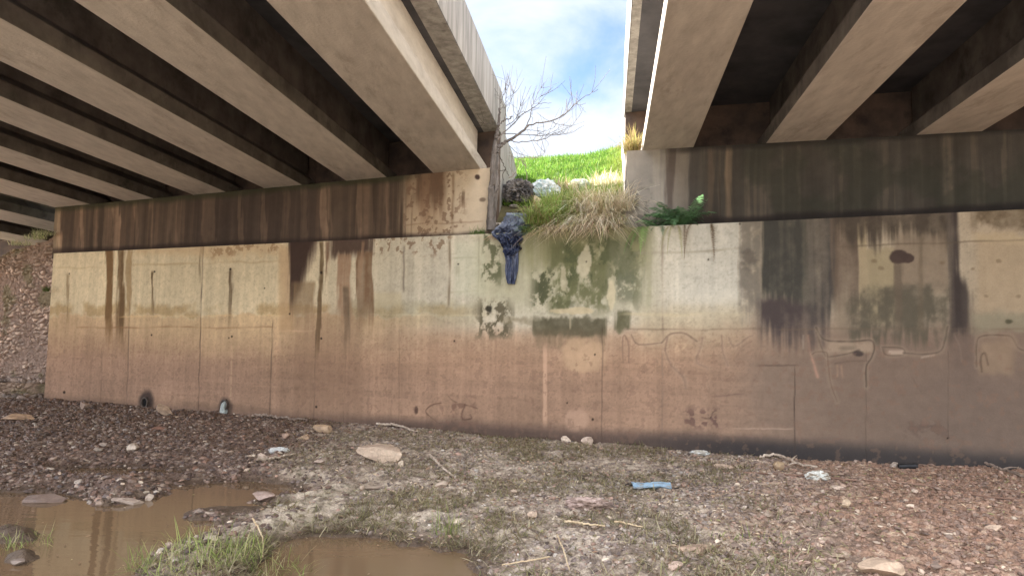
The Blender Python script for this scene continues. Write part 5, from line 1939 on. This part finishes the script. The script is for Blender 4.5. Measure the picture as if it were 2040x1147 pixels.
# ------------------------------------------------------------------ ferns
def frond(base, az, L, rise, droop, wid, n=30, rng=None, hang=False):
    t = np.linspace(0, 1, n)
    d = np.array([math.cos(az), math.sin(az), 0])
    c = base + d[None] * (L * (t * (1 - 0.25 * t)))[:, None] + Z * (L * (rise * t - droop * t * t))[:, None]
    side = np.array([-d[1], d[0], 0])
    parts = [tube(c, np.linspace(0.004, 0.0015, n), 4)]
    V, F = [], []
    for i in range(1, n):
        tang = c[i] - c[i - 1]
        tang /= np.linalg.norm(tang)
        w = wid * math.sin(math.pi * min(1, 0.12 + t[i] * 0.9)) ** 0.8
        for sgn in (-1, 1):
            u = side * sgn * 0.9 + tang * 0.45 + Z * rng.uniform(-0.40, 0.12)
            u /= np.linalg.norm(u)
            hw = L / n * 0.40
            p0 = c[i]
            k = len(V)
            # a toothed pinna: widening, then a point, with notches
            V += [p0 - tang * hw * 0.4, p0 + tang * hw * 0.6, p0 + u * w * 0.35 + tang * hw * 0.95, p0 + u * w * 0.4 - tang * hw * 0.55, p0 + u * w * 0.72 + tang * hw * 0.55, p0 + u * w * 0.70 - tang * hw * 0.25, p0 + u * w - Z * w * 0.18]
            F += [(k, k + 1, k + 2, k + 3), (k + 3, k + 2, k + 4, k + 5), (k + 5, k + 4, k + 6)]
    parts.append((np.array(V), F))
    return merge(parts)


def fern(P, n, L, label, rgb, seed, azc=TO_CAM, spread=1.5, rise=(0.4, 0.95), droop=(0.3, 0.9), wid=0.085, mat=None, name='fern', group='ferns on the ledge'):
    rng = np.random.default_rng(seed)
    root = empty(name, P, label, 'fern', group)
    for k in range(n):
        az = azc + rng.uniform(-spread, spread)
        ll = rng.uniform(*L)
        v, f = frond(np.array(P) + rng.normal(0, 0.03, 3) * [1, 1, 0.2], az, ll, rng.uniform(*rise), rng.uniform(*droop), wid * ll / 0.6, rng=rng)
        col = np.array(rgb, float) * rng.uniform(0.75, 1.25)
        mesh_obj('frond', v, f, mat or M_GRASS, root, np.tile(lin(col), (len(v), 1)))
    return root


fern(ledge_pt(1356, 0.20), 34, (0.38, 0.7), 'largest lush green fern growing on the ledge against the blackened abutment', (100, 134, 92), 501, spread=2.0, rise=(0.5, 1.15), droop=(0.35, 0.75), wid=0.10)
fern(ledge_pt(1316, 0.16), 16, (0.25, 0.52), 'smaller green fern on the ledge next to the largest fern, towards the gap', (112, 146, 100), 502, spread=1.9, rise=(0.3, 0.8), wid=0.09)
fern(ledge_pt(1285, 0.04), 4, (0.35, 0.55), 'pale yellow-green fern hanging down over the wall edge', (130, 164, 92), 503, spread=0.9, rise=(0.0, 0.15), droop=(0.75, 1.05), wid=0.085, azc=TO_CAM - 0.7)
BR = (96, 76, 56)
for x_, l_, lab_, sd_ in ((1370, 0.42, 'withered brown fern frond hanging on the pale wall below the largest fern', 504), (1412, 0.46, 'withered brown fern frond hanging by the edge of the dark stain', 505)):
    fern(ledge_pt(x_, 0.02), 2, (l_, l_ * 1.1), lab_, BR, sd_, spread=0.25, rise=(-0.1, 0.0), droop=(1.0, 1.25), wid=0.05, mat=M_DRY, azc=TO_CAM)
fern(ledge_pt(1338, 0.02), 3, (0.3, 0.45), 'thin faded olive fern fronds hanging beneath the smaller fern', (128, 122, 84), 506, spread=0.5, rise=(-0.1, 0.05), droop=(0.9, 1.2), wid=0.05, mat=M_DRY)

# ------------------------------------------------------------------ bare tree at the end of the abutment
def zt_(x, y):                       # readings taken from an enlarged view, back to photo pixels
    return 930 + x / 4.097, 120 + y / 4.097


tree = empty('bare_tree', onto(977, 458, 0.18), 'leafless grey sapling growing up the end of the abutment', 'tree')


def limb(pts, o0, o1, r0, r1, name='branch', n=26, seed=1, zoomed=True, twigs=0, parent=tree, mat=M_BARK):
    rng = np.random.default_rng(seed)
    P = []
    m = len(pts)
    for i, (x, y) in enumerate(pts):
        if zoomed:
            x, y = zt_(x, y)
        P.append(onto(x, y, o0 + (o1 - o0) * i / (m - 1)))
    c = spline(P, n)
    c[1:] += rng.normal(0, 0.006, (n - 1, 3))
    parts = [tube(c, np.linspace(r0, r1, n), 7)]
    for _ in range(twigs):
        i = int(rng.integers(n // 4, n - 2))
        tg = c[i + 1] - c[i - 1]
        tg /= np.linalg.norm(tg)
        d = tg * 0.8 + rng.normal(0, 0.5, 3) + np.array([0, 0, 0.35])
        d /= np.linalg.norm(d)
        ll = rng.uniform(0.15, 0.5)
        q = [c[i], c[i] + d * ll * 0.5 + rng.normal(0, 0.02, 3), c[i] + d * ll + Z * 0.05]
        rr = max(r1, 0.003)
        parts.append(tube(spline(q, 8), np.linspace(rr * 1.2, rr * 0.7, 8), 4))
        if rng.uniform() < 0.5:
            d2 = d + rng.normal(0, 0.5, 3)
            d2 /= np.linalg.norm(d2)
            q2 = [q[1], q[1] + d2 * ll * 0.3, q[1] + d2 * ll * 0.55]
            parts.append(tube(spline(q2, 6), np.linspace(rr * .8, rr * 0.45, 6), 4))
    v, f = merge(parts)
    return mesh_obj(name, v, f, mat, parent)


limb([(190, 1390), (200, 1147), (212, 900), (226, 720), (245, 600), (262, 500), (264, 390)], 0.16, 0.30, 0.062, 0.014, 'trunk', 40, 1)
limb([(212, 1380), (238, 1080), (246, 840), (252, 730), (290, 690), (340, 655), (430, 600), (500, 530)], 0.20, 0.55, 0.042, 0.016, 'trunk', 40, 2)
BRN = [
    ([(500, 530), (600, 512), (700, 495), (770, 460), (830, 415), (880, 365), (930, 320), (1000, 280), (1070, 240)], 0.55, 1.3, 0.016, 0.004, 7),
    ([(430, 600), (480, 555), (515, 470), (525, 420), (545, 350), (580, 270), (630, 180)], 0.5, 0.9, 0.013, 0.003, 6),
    ([(345, 652), (400, 664), (470, 665), (540, 660), (620, 648), (680, 615), (740, 585), (800, 565), (860, 530), (910, 470), (955, 390)], 0.35, 1.2, 0.011, 0.003, 6),
    ([(300, 600), (400, 606), (500, 610), (600, 612), (700, 610), (800, 604), (890, 575), (955, 530)], 0.4, 1.2, 0.010, 0.003, 5),
    ([(250, 660), (290, 600), (350, 550), (400, 500), (440, 455), (530, 395), (600, 355), (690, 345)], 0.25, 0.7, 0.015, 0.003, 6),
    ([(262, 500), (272, 420), (276, 350), (300, 290), (330, 230)], 0.3, 0.4, 0.010, 0.003, 5),
    ([(282, 510), (312, 470), (316, 400), (320, 350), (330, 260), (335, 200)], 0.3, 0.5, 0.009, 0.003, 4),
    ([(275, 515), (310, 490), (350, 475), (368, 458)], 0.3, 0.4, 0.014, 0.008, 0),
    ([(320, 535), (380, 500), (410, 450), (430, 400), (445, 350)], 0.4, 0.6, 0.009, 0.003, 4),
    ([(330, 420), (360, 330), (378, 280), (384, 240)], 0.4, 0.6, 0.006, 0.002, 3),
    ([(545, 350), (600, 300), (650, 270), (695, 225)], 0.8, 1.0, 0.005, 0.002, 3),
    ([(480, 570), (560, 575), (640, 578), (720, 540), (716, 500)], 0.5, 0.9, 0.006, 0.002, 2),
    ([(700, 495), (730, 520), (800, 530), (880, 535)], 0.8, 1.1, 0.005, 0.002, 2),
    ([(350, 700), (400, 750), (440, 770), (560, 790), (620, 770), (650, 720), (665, 670)], 0.6, 1.4, 0.006, 0.002, 3),
    ([(230, 520), (190, 530), (150, 515), (110, 512)], 0.2, 0.1, 0.006, 0.002, 3),
    ([(232, 1080), (255, 1050), (268, 1000), (262, 960)], 0.2, 0.15, 0.014, 0.008, 0),
    ([(250, 750), (290, 830), (320, 900), (345, 945)], 0.5, 1.0, 0.010, 0.005, 2),
    ([(490, 1010), (486, 930), (478, 860), (470, 810)], 1.9, 2.2, 0.008, 0.004, 3),
    ([(420, 800), (500, 795), (600, 800)], 1.6, 2.4, 0.006, 0.003, 4),
    ([(345, 960), (380, 940), (410, 890), (430, 820)], 1.2, 1.6, 0.007, 0.003, 3),
]
for i_, (pts, o0, o1, r0, r1, tw) in enumerate(BRN[:-3]):
    limb(pts, o0, o1, r0 * 0.72, r1 * 1.0, 'branch', 24, 30 + i_, True, int(tw * 1.8))
shrub = empty('dead_shrub', hill_pt(1048, 372), 'thin dead twiggy shrub at the grass edge behind the rubbish heap', 'shrub')
for i_, (pts, o0, o1, r0, r1, tw) in enumerate(BRN[-3:]):
    limb(pts, o0, o1, r0, r1, 'branch', 20, 60 + i_, True, tw + 2, shrub, M_DARKWOOD)

# ------------------------------------------------------------------ rubbish on the slope
p = hill_pt(1032, 405)
crumple(p, (metres(56, p), 0.45, metres(48, p)), (70, 67, 66), 'rubbish_heap', 'dark heap of torn black plastic and dead leaves by the trunk', 'rubbish heap', 601, M_CLOTH, amp=0.42, freq=7.0, rgb2=(124, 117, 112))
p = hill_pt(1084, 394)
crumple(p, (metres(52, p), 0.35, metres(36, p)), (206, 222, 224), 'plastic_bag', 'crumpled whitish blue plastic bag beside the tan board', 'plastic bag', 602, M_FILM, amp=0.45, freq=2.8, rgb2=(236, 238, 234), group='plastic bags on the slope')
p = hill_pt(1156, 378)
crumple(p, (metres(40, p), 0.3, metres(20, p)), (196, 206, 190), 'plastic_bag', 'greenish pale plastic bag half hidden in dry grass', 'plastic bag', 603, M_FILM, amp=0.45, freq=2.8, rgb2=(214, 218, 200), group='plastic bags on the slope')
p = hill_pt(1024, 414)
crumple(p, (metres(16, p), 0.14, metres(6, p)), (170, 160, 150), 'paper_scrap', 'small crumpled off-white paper above the blue plastic sheet', 'litter', 604, M_CLOTH, amp=0.5)
p = hill_pt(1046, 428)
crumple(p, (metres(22, p), 0.2, metres(9, p)), (40, 40, 46), 'plastic_scrap', 'small flattened black plastic scrap above the blue plastic sheet', 'litter', 605, M_CLOTH, amp=0.6)
p = hill_pt(992, 452)
crumple(p, (metres(16, p), 0.16, metres(8, p)), (206, 196, 184), 'paper_scrap', 'small pale paper scrap at the foot of the bare trunk', 'litter', 606, M_CLOTH, amp=0.5)
# leaning tan board
p = hill_pt(1071, 412)
w_, h_ = metres(24, p), metres(27, p)
ring = [p - RR * w_ * 0.5 - Z * 0.02, p + RR * w_ * 0.75 - Z * 0.02, p + RR * w_ * 0.25 + Z * h_ * 0.6 + NB * .08, p - RR * w_ * 0.45 + Z * h_ + NB * 0.1]
v, f = prism(ring, [q + NB * 0.02 for q in ring])
tag(mesh_obj('cardboard', v, f, mat_plain('cardboard', (186, 158, 132), (206, 180, 154), scale=5, rough=0.9, bump=0.15)), 'torn tan board leaning in front of the plastic bag', 'cardboard')

# blue plastic sheet bundle over the wall edge
def cloth_sheet(name, rows, thick, col_fn, mat, seed, nu=40, nv=60, amp=0.035, parent=None, freq=3.0):
    """rows: list of (left px, right px, py, offset) from top to bottom, drawn as one creased sheet with thickness"""
    rows = np.array(rows, float)
    t = np.linspace(0, 1, nv)
    k = np.linspace(0, 1, len(rows))
    Lp = np.interp(t, k, rows[:, 0])
    Rp = np.interp(t, k, rows[:, 1])
    Yp = np.interp(t, k, rows[:, 2])
    Op = np.interp(t, k, rows[:, 3])
    V = np.zeros((nu, nv, 3))
    for j in range(nv):
        for i in range(nu):
            u = i / (nu - 1)
            V[i, j] = onto(Lp[j] + (Rp[j] - Lp[j]) * u, Yp[j], Op[j])
    U, T = np.meshgrid(np.linspace(0, 1, nu), t, indexing='ij')
    cr = 1 - np.abs(fbm(U * freq * 1.6 + seed, T * freq, seed, 4) - 0.5) * 5
    cr = cr + 0.6 * (1 - np.abs(fbm(U * freq * 3 - T * 2, T * freq * 1.2 + U * 2, seed + 2, 3) - 0.5) * 5)
    edge = np.sin(np.pi * U) ** 0.5
    V = V - NB * (amp * cr + thick * edge)[..., None]
    F = grid_faces(nu, nv)
    b = V.reshape(-1, 3)
    bk = (V + NB * (0.02 + thick * 1.3 * edge)[..., None]).reshape(-1, 3)
    n0 = len(b)
    ring = [i * nv for i in range(nu)] + [(nu - 1) * nv + j for j in range(1, nv)] + [i * nv + nv - 1 for i in range(nu - 2, -1, -1)] + [j for j in range(nv - 2, 0, -1)]
    Rf = np.array([(ring[i], ring[(i + 1) % len(ring)], n0 + ring[(i + 1) % len(ring)], n0 + ring[i]) for i in range(len(ring))], np.int32)
    c = col_fn(U.ravel(), T.ravel(), cr.ravel())
    return mesh_obj(name, np.vstack([b, bk]), [F, (F + n0)[:, ::-1].copy(), Rf], mat, parent, lin(np.clip(np.vstack([c, c]), 4, 250)), smooth=True)


def film_col(U, T, cr):
    k = sm(0.45, 0.66, fbm(U * 6, T * 9, 631, 4))[:, None]
    top = sm(0.62, 0.30, T)[:, None]
    a = np.array([40, 46, 68.0]) * (1 - top) + np.array([54, 58, 74.0]) * top
    return a * (1 - k) + np.array([122, 126, 140.0]) * k * top + np.array([60, 68, 94.0]) * k * (1 - top)


M_SHEET = mat_attr('dark_film', rough=0.3, n_scale=(20,), n_amt=(0.2,), bump=0.5, bump_dist=0.02, bump_scale=24, spec=0.6)
sheet = empty('plastic_sheet', onto(1020, 490, -0.06), 'dark blue crumpled plastic sheet draped over the wall edge with a long hanging tail', 'plastic sheet')
cloth_sheet('crumpled_top', [(1012, 1064, 426, 0.7), (1006, 1066, 436, 0.48), (1002, 1064, 446, 0.25), (990, 1052, 456, 0.10), (983, 1056, 464, 0.02), (984, 1040, 471, 0.0), (994, 1044, 478, -0.02), (1000, 1036, 486, -0.03), (1004, 1040, 494, -0.03), (1006, 1034, 502, -0.03), (1010, 1026, 510, -0.03)], 0.03, film_col, M_SHEET, 641, amp=0.085, nu=72, nv=110, freq=5.0, parent=sheet)
cloth_sheet('hanging_tail', [(1001, 1037, 488, -0.02), (1005, 1034, 502, -0.03), (1009, 1033, 520, -0.03), (1008, 1031, 540, -0.03), (1010, 1029, 556, -0.03), (1013, 1026, 566, -0.03)], 0.05, lambda U, T, c: film_col(U, T * 0 + 0.9, c), M_SHEET, 652, nu=34, nv=70, amp=0.03, parent=sheet, freq=2.4)
# dry roots and twigs trailing over the wall edge by the trunk
rng = np.random.default_rng(9)
parts = []
for k in range(16):
    x0 = rng.uniform(978, 1004)
    q = [onto(x0 + 10, 458 + rng.uniform(-6, 4), 0.15), onto(x0, 468, 0.0), onto(x0 - rng.uniform(4, 16), 474 + rng.uniform(0, 6), -0.05)]
    parts.append(tube(spline(q, 8), np.linspace(0.006, 0.002, 8), 4))
v, f = merge(parts)
tag(mesh_obj('twig_bundle', v, f, mat_plain('rusty_roots', (150, 112, 88), (182, 146, 116), scale=6, rough=0.9, bump=0)), 'rusty dry twigs spilling over the wall edge at the trunk foot', 'twigs')
